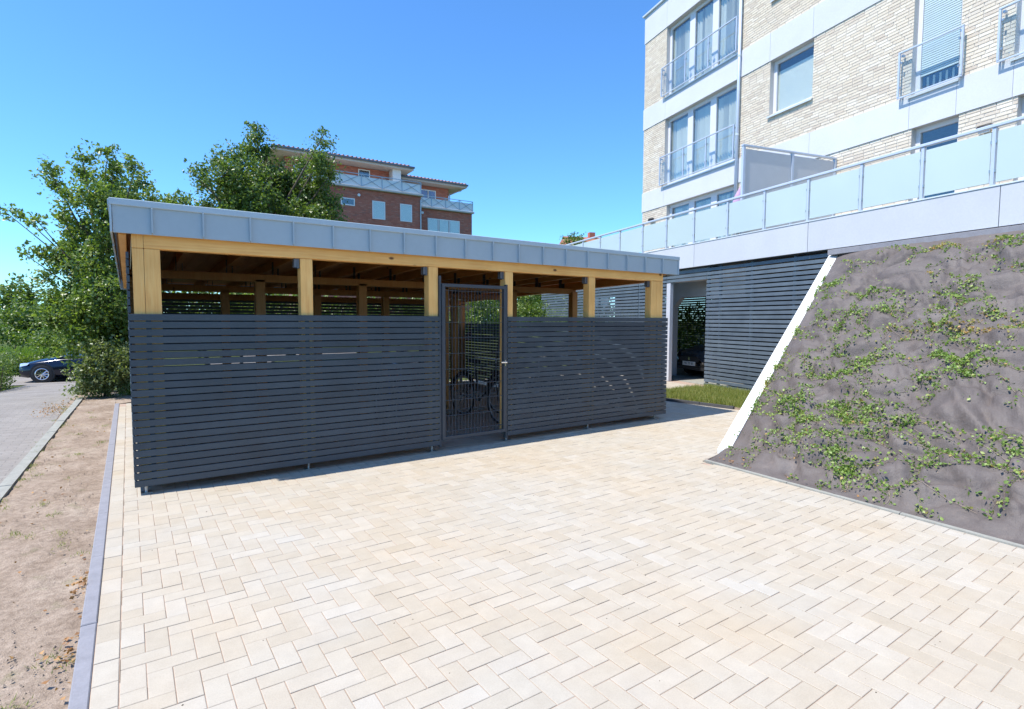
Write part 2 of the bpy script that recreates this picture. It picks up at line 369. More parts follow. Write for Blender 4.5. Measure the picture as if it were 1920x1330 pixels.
# paving edging
k1 = empty('edging_kerb', 'narrow blue-grey concrete edging along the left side of the paving', 'kerb')
for i in range(16):
    y0 = -2.4 + i * 1.0 - .05
    if y0 > 12.6: break
    y1 = min(y0 + .995, 12.65); mb = MB(); mb.bevbox(-.256, -.187, y0, y1, -.15, .006 + random.uniform(-.002, .002), .005); link('kerb_stone', mb, 'kerb', k1)

# ------------------------------------------------------------------ paving
pave = link('paving_bed', mesh_np('paving_bed', [(-.19, -4, -.009), (11.7, -4, -.009), (11.7, 12.6, -.009), (-.19, 12.6, -.009)], [(0, 1, 2, 3)]), None)
bpy.data.objects.remove(pave)
PW0, PW1 = np.array([5.79, 3.99]), np.array([10.48, 5.02])             # left edge line of the white wall
def halfplane(poly, a, n):
    out = []
    for i in range(len(poly)):
        p, q = poly[i], poly[(i + 1) % len(poly)]; dp = (p[0] - a[0]) * n[0] + (p[1] - a[1]) * n[1]; dq = (q[0] - a[0]) * n[0] + (q[1] - a[1]) * n[1]
        if dp <= 0: out.append(p)
        if (dp < 0 < dq) or (dq < 0 < dp):
            t = dp / (dp - dq); out.append((p[0] + (q[0] - p[0]) * t, p[1] + (q[1] - p[1]) * t))
    return out
L1a, L1b = (5.343, 3.85), (5.139, 1.06)
n1 = (2.79, -.204)                                                      # right of the slope foot line is outside
tdir = (math.sin(R(14)), math.cos(R(14))); ndir = (math.cos(R(14)), -math.sin(R(14)))
P0 = Vector((11.3, 8.3, 0))
def pave_clip(poly):
    cy = sum(p[1] for p in poly) / len(poly); cx = sum(p[0] for p in poly) / len(poly)
    poly = halfplane(poly, (-.083, 0), (-1, 0))
    if cy < 3.9 and poly: poly = halfplane(poly, L1a, n1)
    if cy > 3.6 and poly:
        wd = (PW1[1] - PW0[1], -(PW1[0] - PW0[0])); 
        if cx > 5.3: poly = halfplane(poly, (5.34, 3.86) if cx < 5.8 else (PW0[0], PW0[1] + .02), (.22, -.975))
        if cy < 8.0 and poly: poly = halfplane(poly, (8.76, 7.4), (.993, .113))
    if poly: poly = halfplane(poly, (P0.x - .03 * ndir[0], P0.y - .03 * ndir[1]), ndir)
    if poly: poly = halfplane(poly, (0, 12.6), (0, 1))
    return poly if len(poly) >= 3 else []
def stone_poly(mb, poly, z, e=.0024, gap=.0017):
    c = np.mean(poly, 0); poly = [np.array(p) for p in poly]; n = len(poly)
    # shrink by gap
    def shrink(g):
        out = []
        for i in range(n):
            a, b, d = poly[i - 1], poly[i], poly[(i + 1) % n]
            e1 = b - a; e2 = d - b; l1, l2 = np.linalg.norm(e1), np.linalg.norm(e2)
            if l1 < 1e-5 or l2 < 1e-5: out.append(b); continue
            e1 /= l1; e2 /= l2; n1_, n2_ = np.array([-e1[1], e1[0]]), np.array([-e2[1], e2[0]]); m = n1_ + n2_
            out.append(b + m * (g / max(.25, 1 + n1_ @ n2_)))
        return out
    o = shrink(gap); t = shrink(gap + e); b = len(mb.v)
    tx, ty = random.uniform(-.006, .006), random.uniform(-.006, .006)
    def zz(p): return z + (p[0] - c[0]) * tx + (p[1] - c[1]) * ty
    mb.v += [(p[0], p[1], -.06) for p in o] + [(p[0], p[1], zz(p) - e * .8) for p in o] + [(p[0], p[1], zz(p)) for p in t]
    for r in range(2):
        for i in range(n):
            j = (i + 1) % n; mb.f.append((b + r * n + i, b + r * n + j, b + (r + 1) * n + j, b + (r + 1) * n + i))
    mb.f.append(tuple(b + 2 * n + i for i in range(n)))
stones = []
for i in range(-2, 118):
    for j in range(-62, 92):
        s = (i + j) % 4; x0 = .017 + .1 * i; y0 = 3.5 + .1 * j
        if s == 0: q = (x0, x0 + .1, y0, y0 + .2)
        elif s == 2: q = (x0, x0 + .2, y0, y0 + .1)
        else: continue
        if q[1] < -.083: continue
        poly = pave_clip([(q[0], q[2]), (q[1], q[2]), (q[1], q[3]), (q[0], q[3])])
        if poly: stones.append((q, poly))
for j in range(-30, 48):
    y0 = 2.725 + .1968 * j
    if y0 < 12.4: stones.append(((-.185, -.085, y0, y0 + .1968), [(-.185, y0), (-.085, y0), (-.085, y0 + .1968), (-.185, y0 + .1968)]))
def vis_area(q):
    c = [cam_px((x, y, 0)) for x, y in ((q[0], q[2]), (q[1], q[2]), (q[1], q[3]), (q[0], q[3]))]
    if min(p[2] for p in c) < .3: return 0
    if max(p[1] for p in c) > 1335 or not (0 < c[0][0] < 1920 or 0 < c[2][0] < 1920): return 0
    a = 0
    for i in range(4): a += c[i][0] * c[(i + 1) % 4][1] - c[(i + 1) % 4][0] * c[i][1]
    return abs(a)
order = sorted(range(len(stones)), key=lambda k: -vis_area(stones[k][0]))
paving = link('paving', mesh_np('paving', [(-.19, -5, -.0042), (5.0, -5, -.0042), (5.30, 3.85, -.0042), (9.3, 4.75, -.0042), (8.75, 8, -.0042), (11.7, 8, -.0042), (12.6, 12.6, -.0042), (-.19, 12.6, -.0042)], [tuple(range(8))]), 'joint', kind='structure', label='herringbone paving of sand-coloured concrete blocks')
for k in order[:298]:
    q, poly = stones[k]; mb = MB(); stone_poly(mb, poly, random.uniform(-.0012, .0012)); link('paving_stone', mb, 'paver', paving)
mb = MB()
for k in order[298:]: stone_poly(mb, stones[k][1], random.uniform(-.0012, .0012))
link('paving_stones', mb, 'paver', paving, kind='stuff')

# ------------------------------------------------------------------ bicycle shed
shed = empty('bicycle_shed', 'flat-roofed timber bicycle shed with anthracite slat walls and grey sheet fascia', 'shed', (0, 0, 0))
FX0, FX1, FY0, FY1 = .02, 7.12, 5.94, 12.5
NS, PIT, ZB = 23, .0682, .078
def slat_run(name, a0, a1, depth0, depth1, n, z0, pit, h, axis, mat, parent, slope=0.):
    for i in range(n):
        z = z0 + i * pit; mb = MB(); z1 = z + h
        off = random.uniform(-.0015, .0015)
        poly = [(depth0 + off, z), (depth1 + off, z), (depth1 + off, z1), (depth0 + off, z1)]
        if axis == 'x': mb.bevbox(a0, a1, depth0 + off, depth1 + off, z, z1, .002)
        else: mb.bevbox(depth0 + off, depth1 + off, a0, a1, z, z1, .002)
        link(name, mb, mat, parent)
slat_run('slat', FX0 - .02, 3.055, 5.925, 5.948, NS, ZB, PIT, .0585, 'x', 'slat', shed)
slat_run('slat', 4.045, FX1 + .06, 5.925, 5.948, NS, ZB, PIT, .0585, 'x', 'slat', shed)
slat_run('slat', 5.952, 12.5, -.002, .02, 31, ZB, PIT, .0585, 'y', 'slat', shed)
slat_run('slat', 5.952, 12.48, 7.15, 7.172, 21, ZB, PIT, .0585, 'y', 'slat', shed)
slat_run('slat', .03, 6.45, 12.50, 12.522, 29, ZB, PIT, .0585, 'x', 'slat', shed)
slat_run('slat', 6.46, 7.14, 12.50, 12.522, 21, ZB, PIT, .0585, 'x', 'slat', shed)
RS = -.030                                                               # roof falls to the rear
def zr(y, z0): return z0 + RS * (y - 5.95)
def woodpost(x0, x1, y0, y1, z1, name='post', base=True):
    mb = MB(); mb.bevbox(x0, x1, y0, y1, .12, z1, .004); o = link(name, mb, 'wood' if y0 < 6 else 'wood_i', shed)  # posts behind the front row take the shade-darkened wood
    if base:
        cx, cy = (x0 + x1) / 2, (y0 + y1) / 2; mb = MB(); mb.box(cx - .05, cx + .05, cy - .05, cy + .05, .112, .1195); mb.tube([(cx, cy, 0), (cx, cy, .112)], .013, 8); mb.box(cx - .045, cx + .045, cy - .045, cy + .045, 0.001, .008)
        mb.box(cx - .055, cx - .045, cy - .03, cy + .03, .09, .16); mb.box(cx + .045, cx + .055, cy - .03, cy + .03, .09, .16); link('post_foot', mb, 'galv', o)
    return o
for x0, x1 in ((.045, .13), (.133, .255), (1.475, 1.595), (2.93, 3.05), (4.02, 4.14), (5.48, 5.60), (6.80, 6.93), (6.934, 7.075)):
    woodpost(x0, x1, 5.955, 6.075, 2.219, base=x0 not in (.133, 6.80))
for (x, y) in ((1.47, 8.1), (2.88, 8.1), (4.26, 8.1), (5.62, 8.1), (7.0, 8.05), (1.32, 10.2), (2.8, 10.2), (4.09, 10.2), (5.6, 10.2), (7.0, 10.2), (.09, 12.38), (1.6, 12.38), (3.15, 12.38), (4.97, 12.38), (6.2, 12.38), (7.02, 12.38), (.09, 8.1), (.09, 10.2)):
    woodpost(x - .06, x + .06, y - .06, y + .06, zr(y, 2.219) - .03)
def beam(x0, x1, y, zb, h=.12, wd=.12):
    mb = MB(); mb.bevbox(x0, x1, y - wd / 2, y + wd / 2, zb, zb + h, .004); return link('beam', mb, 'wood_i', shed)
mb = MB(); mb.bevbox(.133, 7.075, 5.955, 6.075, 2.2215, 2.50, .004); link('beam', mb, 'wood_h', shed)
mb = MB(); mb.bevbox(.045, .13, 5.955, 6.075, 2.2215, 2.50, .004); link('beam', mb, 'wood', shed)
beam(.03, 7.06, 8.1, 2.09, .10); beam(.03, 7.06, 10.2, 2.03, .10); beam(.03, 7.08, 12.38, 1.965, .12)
# side beams
for x in (.09, 7.03):
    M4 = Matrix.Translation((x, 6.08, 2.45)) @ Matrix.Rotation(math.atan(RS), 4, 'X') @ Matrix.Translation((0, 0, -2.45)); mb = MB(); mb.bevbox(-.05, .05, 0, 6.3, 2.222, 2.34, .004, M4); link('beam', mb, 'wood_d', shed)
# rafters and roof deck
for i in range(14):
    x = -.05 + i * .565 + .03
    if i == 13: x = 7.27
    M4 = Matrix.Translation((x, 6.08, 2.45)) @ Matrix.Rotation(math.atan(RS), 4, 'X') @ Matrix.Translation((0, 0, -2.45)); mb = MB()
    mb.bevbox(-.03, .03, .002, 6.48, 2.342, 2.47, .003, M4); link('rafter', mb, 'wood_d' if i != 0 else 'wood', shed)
for i in range(1, 13):
    for y in (8.1, 10.2):
        x = -.02 + i * .565; z = zr(y, 2.342); mb = MB(); mb.box(x + .032, x + .036, y - .04, y + .04, z - .08, z + .09); mb.box(x - .036, x - .032, y - .04, y + .04, z - .08, z + .09); link('joist_bracket', mb, 'post', shed)
for x in (2.905, 3.995, 5.455, 6.775, 1.45):
    mb = MB(); mb.box(x, x + .02, 5.98, 6.05, 2.12, 2.219); mb.box(x - .03, x, 5.985, 5.993, 2.13, 2.219); mb.box(x - .03, x, 6.04, 6.048, 2.13, 2.219); link('angle_bracket', mb, 'gatelight', shed)
M4 = Matrix.Translation((0, 5.9, 2.45)) @ Matrix.Rotation(math.atan(RS), 4, 'X') @ Matrix.Translation((0, 0, -2.45))
for i in range(46):
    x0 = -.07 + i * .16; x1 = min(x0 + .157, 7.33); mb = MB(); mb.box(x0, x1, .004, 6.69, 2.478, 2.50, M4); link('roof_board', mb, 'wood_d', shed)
mb = MB(); mb.box(-.085, 7.345, .004, 6.69, 2.5025, 2.53, M4); link('roof', mb, 'zinc', shed)
# fascia
PX = [-.085, .2]
while PX[-1] + .3975 < 7.2: PX.append(PX[-1] + .3975)
PX.append(7.345)
for i in range(len(PX) - 1):
    mb = MB(); mb.bevbox(PX[i] + .0015, PX[i + 1] - .0015, 5.882 + random.uniform(-.0015, .0015), 5.90, 2.335, 2.575, .0015); link('fascia_panel', mb, 'zinc', shed)
for x in PX[1:-1]:
    mb = MB(); mb.bevbox(x - .007, x + .007, 5.855, 5.8815, 2.345, 2.566, .003); link('standing_seam', mb, 'zinc', shed)
mb = MB(); mb.bevbox(-.105, 7.365, 5.862, 5.93, 2.568, 2.625, .004); link('fascia_cap', mb, 'zinc_top', shed)
mb = MB(); mb.bevbox(-.104, -.088, 5.868, 5.93, 2.335, 2.567, .003); mb.bevbox(7.347, 7.362, 5.868, 5.93, 2.335, 2.567, .003); link('corner_trim', mb, 'zinc_top', shed)
for x0, x1 in ((-.104, -.088), (7.347, 7.362)):
    for k in range(8):
        M5 = Matrix.Translation((0, 5.935 + k * .83, RS * k * .83)); mb = MB(); mb.bevbox(x0, x1, 0, .826, 2.333, 2.57, .0015, M5); link('fascia_panel', mb, 'zinc', shed)
    M5 = Matrix.Translation((0, 5.935, 2.45)) @ Matrix.Rotation(math.atan(RS), 4, 'X') @ Matrix.Translation((0, 0, -2.45)); mb = MB(); mb.bevbox(x0 - .012, x1 + .03 if x0 < 0 else x1 + .012, 0, 6.66, 2.571, 2.625, .003, M5); link('fascia_cap', mb, 'zinc_top', shed)
mb = MB(); mb.bevbox(-.1, 7.36, 12.60, 12.615, 2.13, 2.42, .002); link('fascia_panel', mb, 'zinc', shed)
# downpipe stub / battens behind slats
for x in (.15, 1.53, 2.99, 4.09, 5.54, 6.95):
    mb = MB(); mb.box(x - .02, x + .02, 5.9495, 5.954, .1, 1.63); link('batten', mb, 'post', shed)
# gate
gate = empty('gate', '', ''); gate.parent = shed; del gate['label']; del gate['category']
GX0, GX1, GZ0, GZ1 = 3.085, 4.015, .135, 2.03
mb = MB(); t = .04
mb.bevbox(GX0, GX0 + t, 5.915, 5.955, GZ0, GZ1, .003); mb.bevbox(GX1 - t, GX1, 5.915, 5.955, GZ0, GZ1, .003); mb.bevbox(GX0 + t, GX1 - t, 5.915, 5.955, GZ1 - t, GZ1, .003); mb.bevbox(GX0 + t, GX1 - t, 5.915, 5.955, GZ0, GZ0 + t, .003)
link('gate_frame', mb, 'gate', gate)
for i in range(19):
    x = GX0 + .055 + i * .0455; mb = MB(); mb.tube([(x, 5.935, GZ0 + .03), (x, 5.935, GZ1 - .03)], .0032, 6); link('gate_bar', mb, 'gate', gate)
mb = MB()
for i in range(10):
    z = GZ0 + .1 + i * .19
    for dy in (-.007, .007): mb.tube([(GX0 + .03, 5.935 + dy, z), (GX1 - .03, 5.935 + dy, z)], .0032, 6)
link('cross_wire', mb, 'gate', gate)
mb = MB(); mb.bevbox(GX1 + .003, GX1 + .028, 5.93, 5.98, .05, 2.05, .003); mb.bevbox(GX0 - .03, GX0 - .004, 5.93, 5.98, .05, 2.12, .003); link('gate_post', mb, 'gate', shed)
mb = MB(); mb.tube([(3.995, 5.914, 1.05), (3.995, 5.87, 1.05), (3.99, 5.865, 1.05), (3.90, 5.863, 1.052)], .010, 8); mb.box(3.988, 4.004, 5.908, 5.914, 1.0, 1.08); link('gate_handle', mb, 'chrome', gate)

# ------------------------------------------------------------------ bicycles
def make_bike(paint, label):
    b = empty('bicycle', label, 'bicycle', group='bicycles parked inside the slatted shed')
    rw = .34
    def wheel(y, name):
        mb = MB(); mb.tube([(0, y + rw * math.cos(a), rw + rw * math.sin(a)) for a in np.linspace(0, 2 * math.pi, 29)[:-1]], .019, 6, closed=True); o = link(name, mb, 'dark', b, True)
        mb = MB(); mb.tube([(0, y + (rw - .027) * math.cos(a), rw + (rw - .027) * math.sin(a)) for a in np.linspace(0, 2 * math.pi, 25)[:-1]], .009, 5, closed=True); link('rim', mb, 'silver', o)
        mb = MB()
        for k in range(18):
            a = 2 * math.pi * k / 18; mb.tube([(.02 * (-1) ** k, y, rw), (0, y + .31 * math.cos(a), rw + .31 * math.sin(a))], .0013, 3, cap=False)
        mb.tube([(-.04, y, rw), (.04, y, rw)], .018, 8); link('spokes', mb, 'galv', o)
        mb = MB(); mb.tube([(0, y + .375 * math.cos(a), rw + .375 * math.sin(a)) for a in np.linspace(.15, 2.6, 14)], .018, 5); link('mudguard', mb, 'blackp', b)
    wheel(-.53, 'wheel'); wheel(.53, 'wheel')
    mb = MB(); bb = (0, .06, .29); st = (0, .20, .80); hd = (0, -.36, .78); hb = (0, -.395, .66)
    mb.tube([bb, st], .016, 8); mb.tube([bb, hb], .018, 8); mb.tube([(0, .17, .72), hd], .016, 8); mb.tube([hb, hd], .02, 8)
    for s in (-1, 1): mb.tube([(s * .02, .06, .29), (s * .05, .53, .34)], .009, 6); mb.tube([(s * .015, .18, .74), (s * .05, .53, .34)], .008, 6); mb.tube([(s * .03, -.41, .62), (s * .05, -.53, .34)], .010, 6)
    mb.tube([(0, -.40, .63), (0, -.345, .92)], .012, 8); link('frame', mb, paint, b)
    mb = MB(); mb.tube([(-.29, -.20, 1.0), (-.2, -.30, 1.0), (0, -.36, .98), (.2, -.30, 1.0), (.29, -.20, 1.0)], .011, 8); mb.tube([(0, -.35, .92), (0, -.36, .98)], .014, 8); link('handlebar', mb, 'galv', b)
    mb = MB(); mb.tube([(0, .2, .8), (0, .225, .90)], .013, 8); 
    mb.prism([(-.012, .06), (.012, .06), (.03, .18), (.08, .27), (.07, .34), (-.07, .34), (-.08, .27), (-.03, .18)], .90, .95, axis='z'); link('saddle', mb, 'dark', b)
    mb = MB(); mb.tube([(.03, .06, .29), (.06, .06, .29), (.06, .14, .14)], .009, 6); mb.tube([(-.03, .06, .29), (-.06, .06, .29), (-.06, -.02, .44)], .009, 6); mb.box(.05, .13, .11, .17, .125, .14); mb.box(-.13, -.05, -.05, .01, .43, .445); link('pedal_crank', mb, 'galv', b)
    mb = MB(); mb.box(-.06, .06, .28, .68, .745, .755); mb.tube([(-.05, .5, .75), (-.06, .53, .36)], .005, 5); mb.tube([(.05, .5, .75), (.06, .53, .36)], .005, 5); link('rear_rack', mb, 'blackp', b)
    return b
bikes = [('blackp', 'black bicycle parked just inside the gate, rear wheel at its right edge', (4.62, 7.55, 0), 4),
         ('redp', 'dark red bicycle against the rear slats straight behind the gate', (4.25, 9.9, 0), 12),
         ('bluep', 'dark blue bicycle at the left edge of the gate view', (3.05, 7.45, 0), -6),
         ('silver', 'silver bicycle behind the right slat panel next to the gate', (5.25, 7.3, 0), 8),
         ('blackp', 'black bicycle second from the right end behind the slat panel', (5.95, 7.25, 0), -5),
         ('silver', 'silver bicycle nearest the right end of the shed', (6.5, 7.3, 0), 3),
         ('blackp', 'black bicycle in the rear row behind the gate, saddle against post', (4.95, 10.2, 0), -4)]
for pnt, lab, loc, rz in bikes:
    b = make_bike(pnt, lab); b.location = (loc[0], loc[1], .001); b.rotation_euler = (0, R(3), R(rz))
def rack(loc, n, label):
    r = empty('bicycle_rack', label, 'bicycle rack', loc, 0, 'bicycle racks in the shed')
    mb = MB(); mb.box(0, n * .6, -.02, .02, .30, .34); mb.box(0, n * .6, .38, .42, .002, .04)
    for s in (0, n * .6 - .04): mb.box(s, s + .04, -.02, .02, 0.002, .30); mb.box(s, s + .04, .02, .38, .002, .04)
    link('rack_rail', mb, 'galv', r)
    for k in range(n):
        x = .3 + k * .6; mb = MB(); mb.tube([(x - .04, .4, .04), (x - .04, .1, .42), (x - .04, 0, .34)], .008, 6); mb.tube([(x + .04, .4, .04), (x + .04, .1, .42), (x + .04, 0, .34)], .008, 6); link('wheel_holder', mb, 'galv', r)
rack((4.4, 8.0, 0), 4, 'galvanised rack along the middle posts right of the gate'); rack((3.6, 10.6, 0), 4, 'galvanised rack in the rear row behind the gate')
# black ventilation pipe behind the shed
vp = empty('vent_pipe', 'black bent ventilation pipe standing behind the shed between posts', 'pipe', (8.78, 12.9, 0))
mb = MB(); mb.tube([(0, 0, 0), (0, 0, 2.0), (-.02, 0, 2.12), (-.1, 0, 2.2), (-.2, 0, 2.2), (-.24, 0, 2.12)], .085, 12); link('pipe', mb, 'dark', vp, True)

# ------------------------------------------------------------------ garage + apartment block, in the frame of the facade (a to the right, d inward)
RZ = R(-104)
FM = Matrix.Translation(P0) @ Matrix.Rotation(RZ, 4, 'Z')
def fempty(name, label, cat, a=0, d=0, z=0, group=None):
    p = FM @ Vector((a, d, z)); return empty(name, label, cat, p, RZ, group)
gar = fempty('parking_garage', 'open car park level clad in blue-grey slats under a pale parapet', 'garage')
def pbox(name, a0, a1, d0, d1, z0, z1, mat, parent, e=.003, **pr):
    mb = MB()
    if e: mb.bevbox(a0, a1, d0, d1, z0, z1, e)
    else: mb.box(a0, a1, d0, d1, z0, z1)
    return link(name, mb, mat, parent, **pr)
GP, GH, GN, GZB = .0935, .0675, 30, .05
for i in range(GN):
    z = GZB + i * GP; o = random.uniform(-.002, .002)
    for (a0, a1) in ((-9.55, -2.72), (-2.70, -1.42), (.12, 3.60)):
        if z + GH > 2.56 and a1 in (-1.42, .12): pass
        if a0 == .12 and z < .1: a0 = .12
        pbox('slat', a0, a1, o, .026 + o, z, z + GH, 'gslat', gar, .002)
    if z > 2.56: pbox('slat', -1.415, .115, o, .026 + o, z, z + GH, 'gslat', gar, .002)
for a in (-9.5, -7.2, -5.0, -2.71, .16, .55, 1.5, 2.6, 3.5):
    pbox('batten', a - .03, a + .03, .027, .07, .02, 2.86, 'gslat', gar)
pbox('pillar', -1.415, -1.26, .005, .10, 0, 2.56, 'pillar', gar, .006)
pbox('lintel', -1.40, .15, .08, .34, 2.585, 2.88, 'pillar', gar, .006)
mb = MB(); mb.prism([(-2.75, 0), (-2.42, 0), (-2.42, 1.98), (-2.12, 2.24), (.3, 2.24), (.3, 2.885), (-2.75, 2.885)], 1.0, 1.15); link('inner_frame', mb, 'pillar', gar)
pbox('garage_floor', -14, 6, .35, 7.2, -.1, .006, 'kerb2', gar, 0)
pbox('terrace_slab', -16, 9.5, .05, 3.1, 2.89, 3.12, 'kerb2', gar, 0)
pbox('ceiling_slab', -16, 9.5, 3.12, 7.5, 2.89, 3.12, 'kerb2', gar, 0)
for i in range(29):
    z = .04 + i * .098; pbox('rear_slat', -11.6, -7.2, 7.3, 7.33, z, z + .086, 'gslat', gar, 0)
pbox('rear_wall', -7.19, 6, 7.3, 7.4, 0, 2.88, 'black', gar, 0); pbox('rear_wall', -16, -11.61, 7.3, 7.4, 0, 2.88, 'black', gar, 0); pbox('added_view_blocker', -1.2, -1.1, 1.3, 7.29, .01, 2.88, 'black', gar, 0)  # black partition added, rear walls made black, so the slat gaps look dark
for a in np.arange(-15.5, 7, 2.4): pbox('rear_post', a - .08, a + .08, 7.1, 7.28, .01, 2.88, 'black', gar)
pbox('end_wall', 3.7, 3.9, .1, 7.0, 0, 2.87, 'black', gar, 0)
PJ = [-16, -13, -9.9, -6.7, -3.45, -.26, 2.96, 6.01, 9.2]
for i in range(len(PJ) - 1):
    pbox('parapet_panel', PJ[i] + .005, PJ[i + 1] - .005, -.075, .06, 2.89, 3.44, 'parapet', gar)
pbox('parapet_cap', -16, 9.2, -.085, .10, 3.4425, 3.465, 'sill', gar)
pbox('flashing', 3.45, 9.2, -.14, .05, 2.775, 2.868, 'kerb', gar, .004)
pbox('shadow_gap', -9.6, 3.44, -.03, .05, 2.866, 2.8885, 'black', gar, 0)  # black strip: the shade under the parapet put in as colour
# terrace railing
rail = fempty('terrace_railing', 'long terrace railing of frosted glass panes between slim posts on the parapet', 'railing', 0, -.06, 0)
RP = [-12.1, -11.05, -10.0, -8.95, -7.9, -6.98, -5.97, -4.81, -3.64, -2.46, -1.38, -.3, .83, 1.88, 2.93, 3.98, 4.97, 5.9, 6.95]
for a in RP: pbox('railing_post', a - .022, a + .022, -.02, .035, 3.467, 4.24, 'alul', rail)
pbox('handrail', -12.2, 7.6, -.035, .03, 4.243, 4.29, 'alul', rail, .008)
for i in range(len(RP) - 1):
    a0, a1 = RP[i] + .04, RP[i + 1] - .04
    p = pbox('glass_pane', a0, a1, -.003, .009, 3.505, 4.19, 'frost', rail, .002)
    for a in (a0 + .0, a1 - .0):
        for z in (3.64, 4.03):
            s = -.036 if a == a0 else .0; mb = MB(); mb.box(a + s, a + s + .036, -.018, .022, z, z + .04); link('glass_clamp', mb, 'galv', p)
# privacy screen
scr = fempty('privacy_screen', 'grey two-panel privacy screen standing across the terrace beside the drainpipe', 'screen', 1.06, .12, 3.125)
for k, d in enumerate((0, 1.4, 2.72)): pbox('screen_post', -.03, .03, d - .03, d + .03, 0, 2.27, 'alul', scr)
for k in range(2): pbox('screen_panel', -.012, .012, .035 + k * 1.4, 1.36 + k * 1.33, .06, 2.22, 'screen', scr)
pbox('screen_rail', -.035, .035, -.04, 2.75, 2.273, 2.31, 'alul', scr)
# folded parasol / lilac cloth on the terrace
par = fempty('folded_parasol', 'folded lilac parasol behind the railing below the drainpipe', 'parasol', .55, .5, 3.125)
mb = MB(); mb.tube([(0, 0, 0), (0, 0, 1.3)], .02, 8); link('pole', mb, 'alul', par)
mb = MB(); mb.tube([(0, 0, .6), (0, 0, 1.1), (.02, 0, 1.3), (.10, .02, 1.52), (.2, .03, 1.62)], [.16, .17, .13, .07, .02], 9); link('canopy', mb, 'pink', par, True)

# apartment block
apt = fempty('apartment_block', 'cream brick apartment block with pale bands and glazed balconies above the garage', 'building', 0, 2.9)
AL, AR = -6.92, 15.0
bands = [(5.57, 6.25), (8.53, 9.26), (11.6, 12.55)]
openings = []   # a0,a1,z0,z1
for z0, z1 in ((6.25, 8.53), (9.26, 11.6)):
    openings += [(-5.63, -2.25, z0, z1), (-1.03, .32, z0 + .84, z1), (2.72, 3.62, z0, z1), (4.5, 5.4, z0, z1)]
openings += [(-5.45, -2.15, 3.4, 5.57), (2.78, 3.66, 3.4, 5.57), (4.6, 5.5, 3.4, 5.57)]
# wall core around the openings
as_ = sorted({AL, AR} | {o[0] for o in openings} | {o[1] for o in openings})
zs_ = sorted({3.12, 12.55} | {o[2] for o in openings} | {o[3] for o in openings})
mb = MB()
for i in range(len(as_) - 1):
    j = 0
    while j < len(zs_) - 1:
        def solid(j): 
            ca, cz = (as_[i] + as_[i + 1]) / 2, (zs_[j] + zs_[j + 1]) / 2
            return not any(o[0] < ca < o[1] and o[2] < cz < o[3] for o in openings)
        if not solid(j): j += 1; continue
        k = j
        while k + 1 < len(zs_) - 1 and solid(k + 1): k += 1
        mb.box(as_[i], as_[i + 1], 0, .3, zs_[j], zs_[k + 1]); j = k + 1
link('wall', mb, 'mortar', apt)
pbox('side_wall', AL, AL + .3, .302, 11, 3.12, 12.55, 'white', apt, 0)
pbox('flat_roof', AL + .31, AR, .32, 11, 12.2, 12.45, 'kerb2', apt, 0)
for z in (3.14, 6.0, 9.0): pbox('floor_slab', AL + .31, AR, .302, 10.9, z, z + .2, 'kerb2', apt, 0)
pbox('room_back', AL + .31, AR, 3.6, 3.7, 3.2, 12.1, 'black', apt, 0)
# bands
for bz0, bz1 in bands:
    js = [AL - .012, -5.62, -2.2, -1.04, .30, 2.72, 3.61, 4.52, 5.5, 8.5, 11.5, AR]
    for i in range(len(js) - 1):
        pbox('band_panel', js[i] + .003, js[i + 1] - .003, -.03, -.002, bz0, bz1, 'bandp', apt, .002)
    mb = MB(); mb.box(AL - .014, AL - .002, -.028, 11, bz0, bz1); link('band_panel', mb, 'bandp', apt)
pbox('roof_coping', AL - .09, AR, -.09, .34, 12.552, 12.62, 'sill', apt, .008)
pbox('roof_glass_panel', AL + .35, AR, .5, .515, 12.65, 13.6, 'frost', apt, .003)
# bricks (wild bond)
PITA, COURSE = .2475, .0665
blist = []
for (z0, z1) in ((3.45, 5.57), (6.25, 8.53), (9.26, 11.6)):
    n = int((z1 - z0) / COURSE); c = (z1 - z0) / n
    for r in range(n):
        zb = z0 + r * c; zc = zb + c / 2
        blocked = sorted([(o[0], o[1]) for o in openings if o[2] < zc < o[3]])
        segs = []; cur = AL + .004
        for (b0, b1) in blocked: segs.append((cur, b0)); cur = b1
        segs.append((cur, 7.4))
        for (s0, s1) in segs:
            a = s0 - random.choice((0, .06, .12, .18))
            while a < s1 - .02:
                x0, x1 = max(a, s0), min(a + PITA - .011, s1)
                if x1 - x0 > .03: blist.append((x0, x1, zb + .0055, zb + c - .0055))
                a += PITA
def brickbox(mb, b):
    x0, x1, z0, z1 = b; y = -.010 + random.uniform(-.002, .0015); k = len(mb.v)
    mb.v += [(x0, 0, z0), (x1, 0, z0), (x1, 0, z1), (x0, 0, z1), (x0 + .002, y, z0 + .002), (x1 - .002, y, z0 + .002), (x1 - .002, y, z1 - .002), (x0 + .002, y, z1 - .002)]
    mb.f += [(k + 4, k + 5, k + 6, k + 7), (k, k + 1, k + 5, k + 4), (k + 1, k + 2, k + 6, k + 5), (k + 2, k + 3, k + 7, k + 6), (k + 3, k, k + 4, k + 7)]
FA = np.array(FM)
def bkey(b):
    p = FA @ np.array([(b[0] + b[1]) / 2, 2.9, b[2], 1]); x, y, _ = cam_px(p[:3])
    if not (0 < x < 1915 and 2 < y): return 1e6 + p[2]
    return np.linalg.norm(p[:3] - CP) - (b[1] - b[0]) * 4
blist.sort(key=bkey)
for b in blist[:290]: mb = MB(); brickbox(mb, b); link('brick', mb, 'brick', apt)
mb = MB()
for b in blist[290:]: brickbox(mb, b)
link('bricks', mb, 'brick', apt, kind='stuff')

